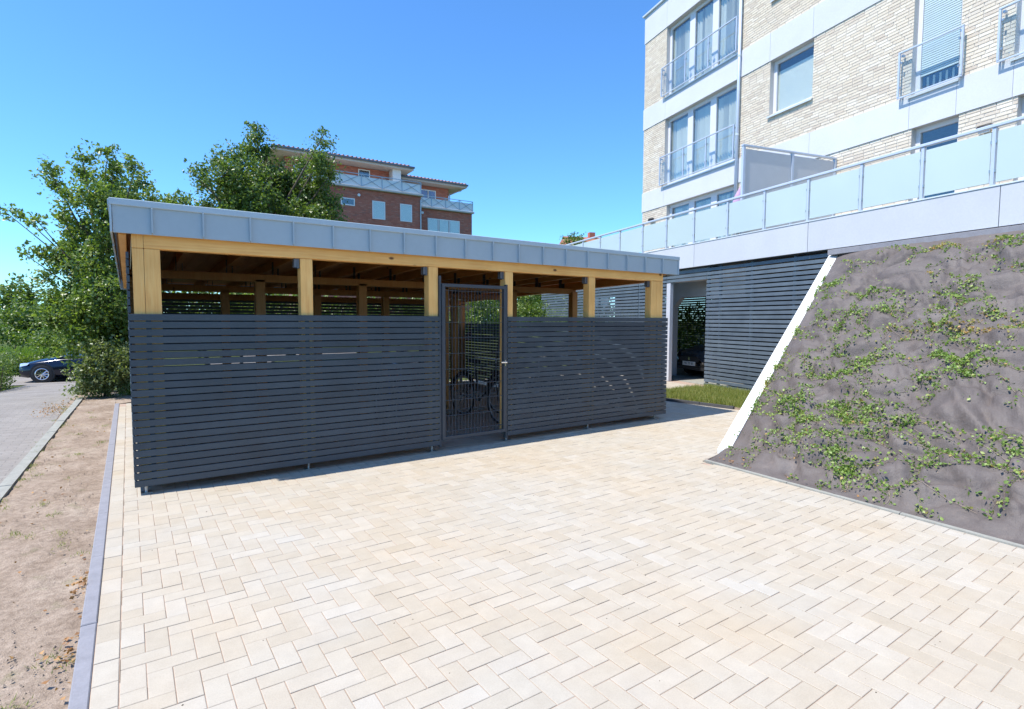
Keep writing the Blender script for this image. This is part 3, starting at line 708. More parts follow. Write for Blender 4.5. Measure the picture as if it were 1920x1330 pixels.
def window(parent, a0, a1, z0, z1, cols, blind='vertical', sill=True, mat='frame', glass='glass', dep=.13, fw=.07, bl_frac=1.0, mull=.13):
    fr = MB(); fr.bevbox(a0, a0 + fw, dep, dep + .07, z0, z1, .004); fr.bevbox(a1 - fw, a1, dep, dep + .07, z0, z1, .004)
    fr.bevbox(a0 + fw, a1 - fw, dep, dep + .07, z0, z0 + fw, .004); fr.bevbox(a0 + fw, a1 - fw, dep, dep + .07, z1 - fw, z1, .004)
    cuts = [a0 + fw] + [a0 + (a1 - a0) * c for c in cols] + [a1 - fw]
    for c in cuts[1:-1]: fr.bevbox(c - mull, c + mull, dep, dep + .07, z0 + fw, z1 - fw, .004)
    w_ = link('window', fr, mat, parent)
    for i in range(len(cuts) - 1):
        g0 = cuts[i] + (mull if i else 0); g1 = cuts[i + 1] - (mull if i < len(cuts) - 2 else 0)
        mb = MB(); mb.box(g0, g1, dep + .035, dep + .041, z0 + fw, z1 - fw); link('pane', mb, glass, w_)
        mb = MB()
        if blind == 'vertical':
            n = max(3, int((g1 - g0) / .105)); zb = z1 - fw - .05
            for k in range(n):
                c = g0 + (k + .5) * (g1 - g0) / n; ang = R(random.choice((25, 40, 62, 75)) + random.uniform(-8, 8)); L = .052
                dx, dy = L * math.cos(ang), L * math.sin(ang)
                b = len(mb.v); mb.v += [(c - dx, dep + .11 - dy, z0 + .06), (c + dx, dep + .11 + dy, z0 + .06), (c + dx, dep + .11 + dy, zb), (c - dx, dep + .11 - dy, zb)]; mb.f.append((b, b + 1, b + 2, b + 3))
            link('vertical_blind', mb, 'blind', w_)
        elif blind == 'roller':
            zt = z1 - fw - (z1 - z0) * .14; mb.box(g0 + .01, g1 - .01, dep + .05, dep + .053, z0 + .05, zt); link('roller_blind', mb, 'blind', w_)
        elif blind == 'venetian':
            zt = z1 - fw; zb = z0 + (z1 - z0) * .16; z = zb
            while z < zt: mb.box(g0 + .01, g1 - .01, dep + .005, dep + .03, z, z + .032); z += .045
            link('venetian_blind', mb, 'blindc', w_)
            mb = MB()
            for k in range(6): c = g0 + (k + .5) * (g1 - g0) / 6; mb.box(c - .02, c + .02, dep + .14, dep + .143, z0 + .08, zb)
            link('vertical_blind', mb, 'blind', w_)
    if sill:
        mb = MB(); mb.prism([(-.06, z0 - .035), (dep, z0 - .005), (dep, z0 + .012), (-.06, z0 - .015)], a0 - .03, a1 + .03, axis='x'); mb.box(a0 - .03, a1 + .03, -.063, -.0605, z0 - .06, z0 - .015); link('window_sill', mb, 'sill', w_)
    return w_
def balcony(parent, a0, a1, z0, z1, cuts, name='balcony_railing'):
    d = -.12; mb = MB(); r = .02
    mb.bevbox(a0, a1, d - r, d + r, z1 - .035, z1, .006); mb.bevbox(a0, a1, d - .012, d + .012, z0, z0 + .03, .004)
    for a in (a0, a1 - .035): mb.bevbox(a, a + .035, d - .018, d + .018, z0 + .031, z1 - .036, .004)
    for a in cuts: mb.bevbox(a - .016, a + .016, d - .016, d + .016, z0 + .031, z1 - .036, .004)
    for a in (a0 + .04, a1 - .08):
        for z in (z0 + .01, z1 - .1): mb.box(a, a + .04, d + .02, -.031, z, z + .04)
    ra = link(name, mb, 'alul', parent)
    ed = [a0 + .035] + list(cuts) + [a1 - .035]
    for i in range(len(ed) - 1):
        mb = MB(); mb.box(ed[i] + .03, ed[i + 1] - .03, d - .005, d + .005, z0 + .06, z1 - .06); link('glass_panel', mb, 'clear', ra)
        mb = MB()
        for a in (ed[i] + .015, ed[i + 1] - .05):
            for z in (z0 + .2, z1 - .25): mb.box(a, a + .035, d - .015, d + .015, z, z + .04)
        link('glass_clamp', mb, 'galv', ra)
for (a0, a1, z0, z1) in openings:
    if a1 < -2:
        window(apt, a0, a1, z0, z1, (.345, .665), 'vertical', fw=.11)
        if z0 > 4: balcony(apt, a0 - .12, a1 + .06, z0 + .03, z0 + 1.0, (a0 + 1.16, a0 + 2.25))
    elif a0 < 0: window(apt, a0, a1, z0, z1, (), 'roller', fw=.10)
    else:
        window(apt, a0, a1, z0, z1, (), 'venetian' if z0 > 4 else 'none', fw=.09)
        if z0 > 4: balcony(apt, a0 - .20, a1 + .12, z0 - .02, z0 + .93, ())
mb = MB(); mb.tube([(-2.1, -.09, 3.2), (-2.1, -.09, 12.5)], .045, 12); o = link('drainpipe', mb, 'alul', apt, True)
for z in (4.5, 6.9, 9.1, 11.4): mb = MB(); mb.tube([(-2.1, -.09, z), (-2.1, -.09, z + .05)], .052, 12); link('pipe_clamp', mb, 'sill', o)
def wall_lamp(a, z, lab):
    l = fempty('wall_lamp', lab, 'lamp', a, 2.89, z, 'oval wall lamps on the brick above the terrace')
    mb = MB(); mb.tube([(-.13, -.06, 0), (-.1, -.1, 0), (.1, -.1, 0), (.13, -.06, 0)], [.03, .055, .055, .03], 8); link('lamp_housing', mb, 'dark', l, True)
    mb = MB(); mb.box(-.06, .06, -.05, .0, -.03, .03); link('lamp_bracket', mb, 'post', l)
    mb = MB(); mb.tube([(-.09, -.1, -.075), (.09, -.1, -.075)], .02, 8); link('lamp_glass', mb, 'lamp', l)
wall_lamp(4.16, 5.14, 'dark oval wall lamp on the brick right of the lower blue window'); wall_lamp(-6.22, 5.20, 'small dark wall lamp at the left corner of the apartment block')

# ------------------------------------------------------------------ embankment, white wall, creepers
def wall_z(t): return .02 + t * 2.74
ww = empty('retaining_wall', 'white rendered wing wall whose top slopes down beside the embankment', 'wall')
W0 = Vector((5.79, 3.99, 0)); W1 = Vector((10.46, 5.015, 0)); wdir = (W1 - W0).normalized(); wperp = Vector((wdir.y, -wdir.x, 0))
WL = (W1 - W0).length; TH = .145
def wallpiece(s0, s1, name):
    mb = MB(); b = 0
    zt = lambda s: .05 + (2.80 - .05) * s / WL
    pts = []
    for off in (0, TH):
        for s, z in ((s0, -.1), (s1, -.1), (s1, zt(s1)), (s0, zt(s0))): p = W0 + wdir * s + wperp * off; pts.append((p.x, p.y, z))
    mb.v = pts; mb.f = [(0, 1, 2, 3), (7, 6, 5, 4), (0, 4, 5, 1), (1, 5, 6, 2), (2, 6, 7, 3), (3, 7, 4, 0)]
    link(name, mb, 'white', ww)
wallpiece(.0, .42, 'wall_end_block'); wallpiece(.427, 2.0, 'wall_section'); wallpiece(2.006, 3.6, 'wall_section'); wallpiece(3.606, WL, 'wall_section')

NU, NV = 230, 150
def slope_pt(u, v):
    """u metres along the foot (0 at the white wall), v 0..1 up"""
    bx = 5.40 - .073 * u; by = 3.86 - u
    tp = P0 + Vector((tdir[0], tdir[1], 0)) * (-3.64 - 1.03 * u) + Vector((ndir[0], ndir[1], 0)) * (-.13)
    w0 = W0 + wperp * (TH + .005)
    if u < 0: u = 0
    v0 = .09 * math.exp(-u / 1.1) + .004
    return Vector((bx + (tp.x - bx) * v, by + (tp.y - by) * v, 2.79 * max(0, (v - v0) / (1 - v0))))
def slope_h(p):
    """fleece sagging like a quilt between its pegs: soft pillows, narrow valleys, a few tension creases"""
    q = Vector((p.x, p.y, p.z)); w1 = noise.noise(q * 1.1 + Vector((4, 4, 4))); w2 = noise.noise(q * 1.1 + Vector((14, 1, 9)))
    h = .05 * noise.fractal(q * .9, .7, 2.0, 3)
    t = Vector((q.y * 1.75 + w1 * .9 + q.x * .9, q.x * 2.9 + w2 * .8 - q.y * .55, 0.))
    d, _ = noise.voronoi(t); h += .150 * (1 - math.exp(-3.6 * max(0, d[1] - d[0])))
    t2 = Vector((t.x * 2.1 + 7, t.y * 2.3 + w2, 3.)); d2, _ = noise.voronoi(t2); h += .040 * (1 - math.exp(-3.8 * max(0, d2[1] - d2[0])))
    a_, b_ = q.x * .8 + q.y * .6, -q.x * .6 + q.y * .8; n_ = noise.noise(Vector((a_ * 1.0, b_ * 4.6 + w1, q.z)))
    h += .055 * (1 - min(1, abs(n_) * 5)) ** 1.3
    return h
V = np.zeros((NV, NU, 3)); SN = Vector((-.5, .1, .86)).normalized()
for j in range(NV):
    v = j / (NV - 1)
    for i in range(NU):
        u = -.05 + 8.2 * i / (NU - 1); p = slope_pt(max(u, 0), v)
        if u <= 0: p = slope_pt(0, v)
        h = slope_h(p) * min(1, v * 14 + .1) * min(1, (1 - v) * 10 + .1) * min(1, max(u, 0) * 1.8 + .05)
        p = p + SN * h; V[j, i] = (p.x, p.y, p.z)
# pull the left column to the wall
for j in range(NV):
    v = j / (NV - 1); q = W0 + wdir * (v * WL) + wperp * (TH - .01)
    for i in range(0, 22):
        f = (1 - i / 22) ** 1.5; f = f * min(1, v * 6)
        V[j, i, 0] = V[j, i, 0] * (1 - f) + q.x * f; V[j, i, 1] = V[j, i, 1] * (1 - f) + q.y * f; V[j, i, 2] = V[j, i, 2] * (1 - f) + (2.765 * v + .012) * f
I = np.arange(NU * NV).reshape(NV, NU); F = np.stack([I[:-1, :-1].ravel(), I[:-1, 1:].ravel(), I[1:, 1:].ravel(), I[1:, :-1].ravel()], 1)
link('embankment', mesh_np('embankment', V.reshape(-1, 3), F), 'membrane', smooth=True, kind='structure', label='steep bank covered in creased brown weed-control fleece')
# thin edging at the foot of the bank
k3 = empty('bank_edging', 'thin grey edging between the paving and the foot of the fleece bank', 'kerb')
for i in range(9):
    y1 = 3.85 - i * 1.0; y0 = y1 - .994; xf = lambda y: 5.343 - .073 * (3.85 - y) + .003
    mb = MB(); mb.prism([(xf(y0), y0), (xf(y0) + .045, y0), (xf(y1) + .045, y1), (xf(y1), y1)], -.1, .012, axis='z'); link('kerb_stone', mb, 'kerb2', k3)

def leaves(name, P, size, mat, parent=None, flat=None, aspect=.6, **pr):
    """rhombic leaves slightly folded at the points P (n,3)"""
    n = len(P); P = np.asarray(P, float); size = np.asarray(size) * np.ones(n)
    d = RNG.normal(size=(n, 3)); 
    if flat is not None: d[:, 2] *= flat
    d /= np.linalg.norm(d, axis=1)[:, None]
    nn_ = RNG.normal(size=(n, 3)) + np.array([0, 0, .9]); nn_ -= d * np.sum(nn_ * d, 1)[:, None]; nn_ /= np.linalg.norm(nn_, axis=1)[:, None]
    s = np.cross(d, nn_); L = size[:, None]; W = L * aspect / 2
    v0 = P - d * L * .5; v2 = P + d * L * .5; mid = P - d * L * .05; v1 = mid + s * W + nn_ * W * .35; v3 = mid - s * W + nn_ * W * .35
    V = np.stack([v0, v1, v2, v3], 1).reshape(-1, 3); F = np.arange(4 * n).reshape(n, 4)
    # split along the midrib: two triangles sharing v0-v2
    F = np.concatenate([F[:, [0, 1, 2]], F[:, [0, 2, 3]]])
    return link(name, mesh_np(name, V, F), mat, parent, **pr)

Vn = V.reshape(NV, NU, 3)
def Sp(i, j):
    i = min(max(i, 0), NU - 2.001); j = min(max(j, 0), NV - 2.001); i0, j0 = int(i), int(j); fi, fj = i - i0, j - j0
    return (Vn[j0, i0] * (1 - fi) + Vn[j0, i0 + 1] * fi) * (1 - fj) + (Vn[j0 + 1, i0] * (1 - fi) + Vn[j0 + 1, i0 + 1] * fi) * fj
pts = []; sz = []; ptsd = []; szd = []; stems = MB()
for gi in range(19):
    for gj in range(12):
        i = 5 + gi * 10.3 + random.uniform(-5, 5); j = 4 + gj * 12 + random.uniform(-5, 5)
        if j > NV - 6: continue
        vigor = max(.06, .55 + 3.0 * noise.noise(Vector((i * .055, j * .075, 7.2)))) * (1.4 - .65 * j / NV)
        dry = random.random() < .10
        P_, S_ = (ptsd, szd) if dry else (pts, sz)
        for _ in range(int(random.uniform(15, 75) * vigor)):
            a, b = i + random.gauss(0, 2.0), j + random.gauss(0, 1.5); P_.append(Sp(a, b) + np.array([0, 0, random.uniform(.01, .055)])); S_.append(random.uniform(.018, .042))
        for r_ in range(random.randint(3, 6)):
            a, b = i, j; an = random.uniform(0, 2 * math.pi); L_ = int(random.uniform(6, 26) * vigor); pl = [Vector(Sp(a, b)) + Vector((0, 0, .012))]
            for k in range(L_):
                an += random.gauss(0, .30); a += math.cos(an) * 1.0; b += math.sin(an) * .75 - .07
                if not (2 < a < NU - 4 and 1 < b < NV - 4): break
                q = Sp(a, b); pl.append(Vector(q) + Vector((0, 0, .010)))
                for _ in range(random.choice((0, 1, 2, 3, 4, 5))):
                    T_ = (ptsd, szd) if (dry or random.random() < .06) else (pts, sz)
                    T_[0].append(q + np.array([random.gauss(0, .024), random.gauss(0, .024), random.uniform(.004, .045)])); T_[1].append(random.uniform(.016, .040))
            if len(pl) > 2: stems.tube(pl, .0018, 3, cap=False)
leaves('yellowing_creepers', ptsd, szd, m_leaf('yellowing_creeper_leaf', [(.1, (.20, .22, .05)), (.45, (.33, .29, .08)), (.75, (.42, .25, .09)), (.95, (.45, .17, .09))], .25, .5), kind='stuff', label='yellow and reddish creeper leaves among the green ones on the bank', aspect=.75)
leaves('creeping_plants', pts, sz, 'leafe', kind='stuff', label='low green creepers with yellow and red leaves spreading over the fleece bank', aspect=.75)
mb = stems
link('creeper_stems', mb, 'soil', kind='stuff', label='thin trailing creeper stems on the fleece bank')

# ------------------------------------------------------------------ lawn patch beside the garage
GPOLY = [(8.78, 7.95), (8.79, 7.2), (8.95, 5.83), (9.06, 4.78), (10.46, 5.09), (11.22, 8.02), (9.66, 8.02)]
lp = link('lawn_bed', MB().prism(GPOLY, -.03, .035, axis='z'), 'soil', kind='structure', label='soil of the small lawn between paving and garage')
def inpoly(x, y, poly):
    c = False; j = len(poly) - 1
    for i in range(len(poly)):
        xi, yi = poly[i]; xj, yj = poly[j]
        if (yi > y) != (yj > y) and x < (xj - xi) * (y - yi) / (yj - yi) + xi: c = not c
        j = i
    return c
def blades(name, P, h, wd, mat, lean=.35, **pr):
    n = len(P); P = np.asarray(P, float); ang = RNG.uniform(0, 2 * np.pi, n); h = RNG.uniform(.5, 1, n) * h
    s = np.stack([np.cos(ang), np.sin(ang), np.zeros(n)], 1) * wd / 2; ln = RNG.normal(size=(n, 3)) * lean; ln[:, 2] = 1; ln *= h[:, None]
    V = np.stack([P - s, P + s, P + ln], 1).reshape(-1, 3); return link(name, mesh_np(name, V, np.arange(3 * n).reshape(n, 3)), mat, **pr)
P = []
while len(P) < 26000:
    x, y = random.uniform(8.75, 11.3), random.uniform(4.7, 8.1)
    if inpoly(x, y, GPOLY) and noise.noise(Vector((x * 3, y * 3, 0))) > -.35: P.append((x, y, .033))
blades('lawn_grass', P, .13, .010, 'grass', kind='stuff', label='short green and straw-coloured grass beside the garage')
k4 = empty('lawn_kerb', 'dark kerb edging the small lawn right of the shed', 'kerb')
for (p, q) in (((8.72, 8.0), (8.73, 7.2)), ((8.73, 7.19), (8.82, 6.5)), ((8.82, 6.49), (8.90, 5.84))):
    mb = MB(); mb.prism([p, (p[0] + .05, p[1]), (q[0] + .05, q[1]), q], -.1, .055, axis='z'); link('kerb_stone', mb, 'darkkerb', k4)

# ------------------------------------------------------------------ trees and shrubs
def crown_pts(lobes, dens, clump=.22, shell=.55, per=34, squash=.8):
    P = []
    cl = []
    for (c, r) in lobes:
        c = np.array(c, float); r = np.array(r if isinstance(r, (tuple, list)) else (r, r, r * .95), float)
        n = max(3, int(dens * (r[0] * r[1] + r[1] * r[2] + r[0] * r[2]) / 3))
        for _ in range(n):
            d = RNG.normal(size=3); d /= np.linalg.norm(d); q = c + d * r * (shell + (1.08 - shell) * RNG.random() ** .6)
            k = clump * RNG.uniform(.5, 1.3); m = int(per * RNG.uniform(.5, 1.3)); out = d * r; out = out / (np.linalg.norm(out) + 1e-6)
            g = np.clip(RNG.normal(size=(m, 3)), -1.7, 1.7) * k * np.array([.5, .5, .5 * squash]) + np.outer(np.clip(RNG.normal(size=m), -1.5, 1.3) * k * .7, out)
            P.append(q + g); cl.append(q)
    return np.concatenate(P), cl
def tree(name, label, cat, base, lobes, mat, size, dens, clump=.22, per=34, trunk=.12, group=None, nbranch=3, shell=.55):
    t = empty(name, label, cat, base, 0, group); B = Vector(base)
    P, cl = crown_pts(lobes, dens, clump, shell, per)
    leaves('crown', P - np.array(base), RNG.uniform(.65, 1.2, len(P)) * size, mat, t)
    mb = MB(); top = max(l[0][2] for l in lobes); cx = np.mean([l[0] for l in lobes], 0)
    tp = [Vector((0, 0, 0))]
    H = top - base[2]
    for k in range(1, 6): f = k / 5; tp.append(Vector(((cx[0] - base[0]) * f + random.uniform(-.05, .05) * H * .3, (cx[1] - base[1]) * f + random.uniform(-.04, .04) * H * .3, H * .8 * f)))
    mb.tube(tp, [trunk * (1 - .15 * k) for k in range(6)], 8); tr = link('trunk', mb, 'bark', t, True)
    mb = MB()
    for (c, r) in lobes:
        c = Vector(c) - B; f = min(.95, max(.15, (c.z / H) * .75)); k = f * 5; i = int(k); s = tp[min(i, 4)].lerp(tp[min(i + 1, 5)], k - i)
        m = s.lerp(c, .5) + Vector((random.uniform(-.1, .1), random.uniform(-.1, .1), -.08)) * H * .1
        mb.tube([s, m, c], [trunk * .26, trunk * .16, trunk * .07], 6)
    idx = RNG.choice(len(cl), min(len(cl), len(lobes) * nbranch * 3), replace=False); cs = [Vector(l[0]) - B for l in lobes]
    for i in idx:
        q = Vector(cl[i]) - B; c = min(cs, key=lambda z: (z - q).length); mb.tube([c, c.lerp(q, .5) + Vector((0, 0, -.03 * H * .2)), q], [trunk * .1, trunk * .07, trunk * .035], 4, cap=False)
    link('branches', mb, 'bark', t)
    return t
def px2w(px, py, y):
    d = Rm @ np.array([px - 960, py - 665, 1035.5]); s = y / d[1]; return d * s + CP
def lob(px, py, r, y, ry=None):
    p = px2w(px, py, y); d = np.linalg.norm(p - CP); k = abs((Rm.T @ (p - CP))[2]) / 1035.5; return (p, (r * k, r * k * (ry or 1.2), r * k))
# left tree, from its own lobes (measured against the photograph, then placed in depth)
L = [(203, 285, 12), (212, 315, 18), (210, 350, 22), (155, 298, 12), (158, 330, 18), (92, 318, 12), (105, 345, 16), (130, 368, 16), (255, 312, 14), (262, 345, 18), (180, 375, 32), (235, 380, 32), (205, 400, 30), (285, 372, 12), (115, 405, 16), (68, 412, 11), (40, 403, 9), (15, 401, 8), (150, 430, 30), (215, 435, 34),
     (78, 468, 11), (48, 478, 9), (112, 482, 20), (180, 500, 42), (88, 522, 14), (140, 545, 28), (210, 560, 46), (120, 590, 26), (185, 610, 46), (140, 640, 32), (225, 650, 34), (265, 430, 24), (235, 600, 38), (100, 560, 22), (95, 600, 22), (150, 590, 34), (150, 500, 30), (130, 460, 22), (205, 640, 36), (236, 650, 28), (238, 695, 24), (236, 725, 16), (215, 690, 26)]
lobes = [lob(x, y, r, 15.2 + random.uniform(-.9, .9)) for x, y, r in L] + [lob(x, y, r, 16.6) for x, y, r in ((205, 450, 36), (200, 540, 50), (190, 620, 55), (265, 560, 50))]
tree('broadleaf_tree', 'tall open-crowned leafy tree at the left corner behind the shed', 'tree', (-.1, 15.5, -.05), lobes, 'leafa', .088, 300, .17, 30, .09, shell=.3)
L = [(176, 664, 20), (158, 698, 22), (190, 700, 30), (178, 725, 24), (205, 690, 30), (225, 715, 26), (152, 728, 13), (215, 665, 26), (235, 680, 26)]
lobes = [lob(x, y, r, 13.95 + random.uniform(-.2, .4)) for x, y, r in L]
tree('leafy_shrub', 'pale green shrub at the lane edge under the left tree', 'shrub', (-.45, 14.3, -.04), lobes, 'leafd', .065, 420, .12, 30, .03)
# middle tree
L = [(478, 240, 9), (482, 258, 14), (474, 285, 20), (440, 298, 18), (408, 300, 14), (378, 322, 11), (362, 325, 6), (498, 282, 14), (420, 330, 26), (385, 345, 14), (465, 325, 28), (520, 335, 26), (568, 308, 14), (609, 250, 7), (606, 270, 12), (600, 300, 20), (622, 325, 14), (585, 345, 30), (540, 365, 34),
     (620, 380, 18), (480, 375, 34), (430, 375, 28), (385, 382, 16), (560, 415, 40), (460, 430, 50), (610, 420, 30)]
lobes = [lob(x, y, r, 23 + random.uniform(-1, 1)) for x, y, r in L] + [lob(x, y, r, 24.5) for x, y, r in ((450, 360, 34), (560, 380, 40), (500, 410, 60))]
tree('maple_tree', 'dense dark green tree rising above the shed roof before the brick house', 'tree', (5.4, 23.5, 0), lobes, 'leafb', .125, 150, .26, 34, .2, shell=.4)
L = [(330, 375, 16), (310, 385, 18), (350, 388, 14), (290, 400, 24), (345, 410, 30)]
tree('slender_tree', 'small tree top just over the shed roof between two bigger trees', 'tree', (2.1, 20, -.2), [lob(x, y, r, 20) for x, y, r in L], 'leafa', .12, 120, .2, 30, .08)
# far vegetation on the left
def bush(label, L, y, mat, size, dens, base_px, cat='bush', name='bush', per=30, cl=.25, group=None):
    b = px2w(base_px, 600, y); bz = float(zg(b[0], y)); tree(name, label, cat, (b[0], y, bz - .05), [lob(x, yy, r, y + random.uniform(-.6, .6)) for x, yy, r in L], mat, size, dens, cl, per, .06, group, 1, .3)
bush('dark green tree top far behind the hedge at the left edge', [(20, 548, 24), (45, 555, 18), (10, 570, 26), (40, 580, 22), (60, 572, 10)], 48, 'leafb', .28, 22, 25, 'tree', 'far_tree', cl=.6)
bush('broad olive-green bush under the dark far tree', [(30, 600, 34), (70, 600, 30), (95, 595, 24), (5, 610, 30), (120, 600, 34), (60, 620, 30)], 40, 'leafb', .2, 34, 55, cl=.45)
bush('bright green bush behind the meadow at the left edge', [(5, 630, 18), (30, 635, 18), (55, 640, 12)], 34, 'leafc', .14, 70, 20, cl=.3)
bush('rounded light green bush behind the navy car', [(80, 632, 14), (100, 628, 16), (120, 636, 18), (135, 650, 18), (85, 645, 14), (110, 650, 20)], 32, 'leafc', .12, 100, 110, cl=.25)
# meadow, hedges
P = []
for _ in range(30000):
    x, y = random.uniform(-16, 1), random.uniform(31.5, 40)
    P.append((x, y, float(zg(x, y)) - .04))
blades('meadow_grass', P, 1.15, .06, m_leaf('meadow_blade', [(.1, (.12, .2, .03)), (.5, (.22, .32, .05)), (.9, (.38, .42, .09))]), .2, kind='stuff', label='tall bright green meadow grass beyond the cross street')
def hedge(name, label, x0, x1, y0, y1, h, mat, n, sz_, cat='hedge'):
    zb = float(zg((x0 + x1) / 2, (y0 + y1) / 2)); t = empty(name, label, cat, ((x0 + x1) / 2, (y0 + y1) / 2, zb - .05))
    Q = RNG.random((n, 3)); Q = Q * np.array([x1 - x0, y1 - y0, h]) + np.array([x0, y0, zb]); Q += RNG.normal(size=Q.shape) * .07
    Q[:, 2] += .12 * np.sin(Q[:, 0] * 3.1 + Q[:, 1] * 2.3)
    leaves('foliage', Q - np.array([(x0 + x1) / 2, (y0 + y1) / 2, zb - .05]), RNG.uniform(.6, 1.2, n) * sz_, mat, t)
    mb = MB()
    for _ in range(40):
        x, y = random.uniform(x0, x1) - (x0 + x1) / 2, random.uniform(y0, y1) - (y0 + y1) / 2; mb.tube([(x, y, 0), (x + random.uniform(-.1, .1), y, h * .8)], .012, 4)
    link('stems', mb, 'bark', t, kind='stuff')
hedge('clipped_hedge', 'low dark hedge left of the lane in front of the navy car', -6.5, -3.02, 19.4, 24.0, .9, 'leafb', 26000, .075)
hedge('roadside_hedge', 'brown-green hedge behind the navy car along the meadow', -16, 1.0, 31.0, 32.0, .85, 'leafb', 20000, .11)
# vegetation behind shed and beside the garage (seen through the gate and under the roof)
bush('sunlit leafy bush seen through the gate behind the shed', [(900, 560, 34), (940, 590, 34), (880, 600, 34), (985, 570, 28), (960, 620, 30), (1000, 590, 26), (925, 540, 22)], 17.0, 'leafc', .09, 120, 930, cl=.2)
bush('dark green bush behind the shed left of the gate view', [(760, 590, 36), (700, 590, 36), (800, 600, 34), (640, 600, 36), (840, 610, 24)], 20, 'leafb', .12, 70, 740, cl=.3)
bush('long green shrub behind the rear slat wall', [(330, 575, 44), (400, 570, 44), (470, 572, 44), (540, 580, 44), (600, 590, 36), (365, 600, 44), (440, 600, 44)], 17, 'leafa', .12, 70, 450, cl=.3)
hedge('far_hedge', 'tall hedge closing the view far behind the shed', 8, 60, 60, 62, 5.5, 'leafb', 40000, .45)
hedge('garden_hedge', 'green hedge beyond the car park seen through its rear slats', 19.6, 21, 0, 26, 2.2, 'leafc', 30000, .13)

# ------------------------------------------------------------------ litter
P = []
for _ in range(80):
    y = random.choice((random.uniform(2.0, 4.6), random.gauss(4.15, .1), random.gauss(3.3, .12))); x = -.262 - abs(random.gauss(0, .045)); P.append((x, y, -.005 + random.random() * .02))
for _ in range(60): P.append((random.uniform(-.95, -.27), random.uniform(2.5, 12), .0))
for _ in range(250): P.append((random.gauss(-1.15, .12), random.gauss(12.6, .5), -.01))
for _ in range(90): u = random.uniform(0, 3); P.append((5.45 - .073 * u + random.random() * .1, 3.8 - u, .03))
leaves('dry_leaves', P, RNG.uniform(.015, .035, len(P)), 'dead', kind='stuff', flat=.3, label='scattered brown dry leaves along the edging and lane kerb', aspect=.8)
P = []
for _ in range(60):
    cx_, cy_ = random.choice(((random.uniform(-.95, -.3), random.uniform(2.5, 12)), (random.gauss(-.93, .04), random.uniform(5, 13))))
    for _ in range(random.randint(15, 45)): P.append((cx_ + random.gauss(0, .03), cy_ + random.gauss(0, .04), -.015))
blades('weeds', P, .03, .005, 'grass', .6, kind='stuff', label='tiny weeds sprouting from the soil strip')
mb = MB()
for _ in range(150):
    x, y = random.uniform(-.05, 6), random.uniform(.8, 5.8)
    if x > 5.1 + .073 * (y - 1): continue
    r = random.uniform(.002, .006); z = .0; b = len(mb.v); mb.v += [(x - r, y, z), (x, y - r * .8, z), (x + r, y, z), (x, y + r * .9, z), (x + r * .2, y, z + r * .8), (x, y, z - r)]
    mb.f += [(b, b + 1, b + 4), (b + 1, b + 2, b + 4), (b + 2, b + 3, b + 4), (b + 3, b, b + 4)]
link('grit', mb, 'bark', kind='stuff', label='tiny dark crumbs scattered on the pale paving')
# clods on the soil
V_ = []; F_ = []
mb = MB()
for _ in range(1500):
    x, y = random.uniform(-.97, -.28), 2.4 + 10 * random.random() ** 1.6
    if noise.noise(Vector((x * 3, y * 1.4, 8))) < random.uniform(-.1, .5): continue
    r = random.uniform(.003, .010); z = -.014
    b = len(mb.v); mb.v += [(x - r, y, z), (x, y - r, z), (x + r, y, z), (x, y + r, z), (x + r * .2, y, z + r * .9), (x, y, z - r)]
    mb.f += [(b, b + 1, b + 4), (b + 1, b + 2, b + 4), (b + 2, b + 3, b + 4), (b + 3, b, b + 4)]
link('soil_clods', mb, 'soil', kind='stuff', label='small crumbs of soil on the bare strip')

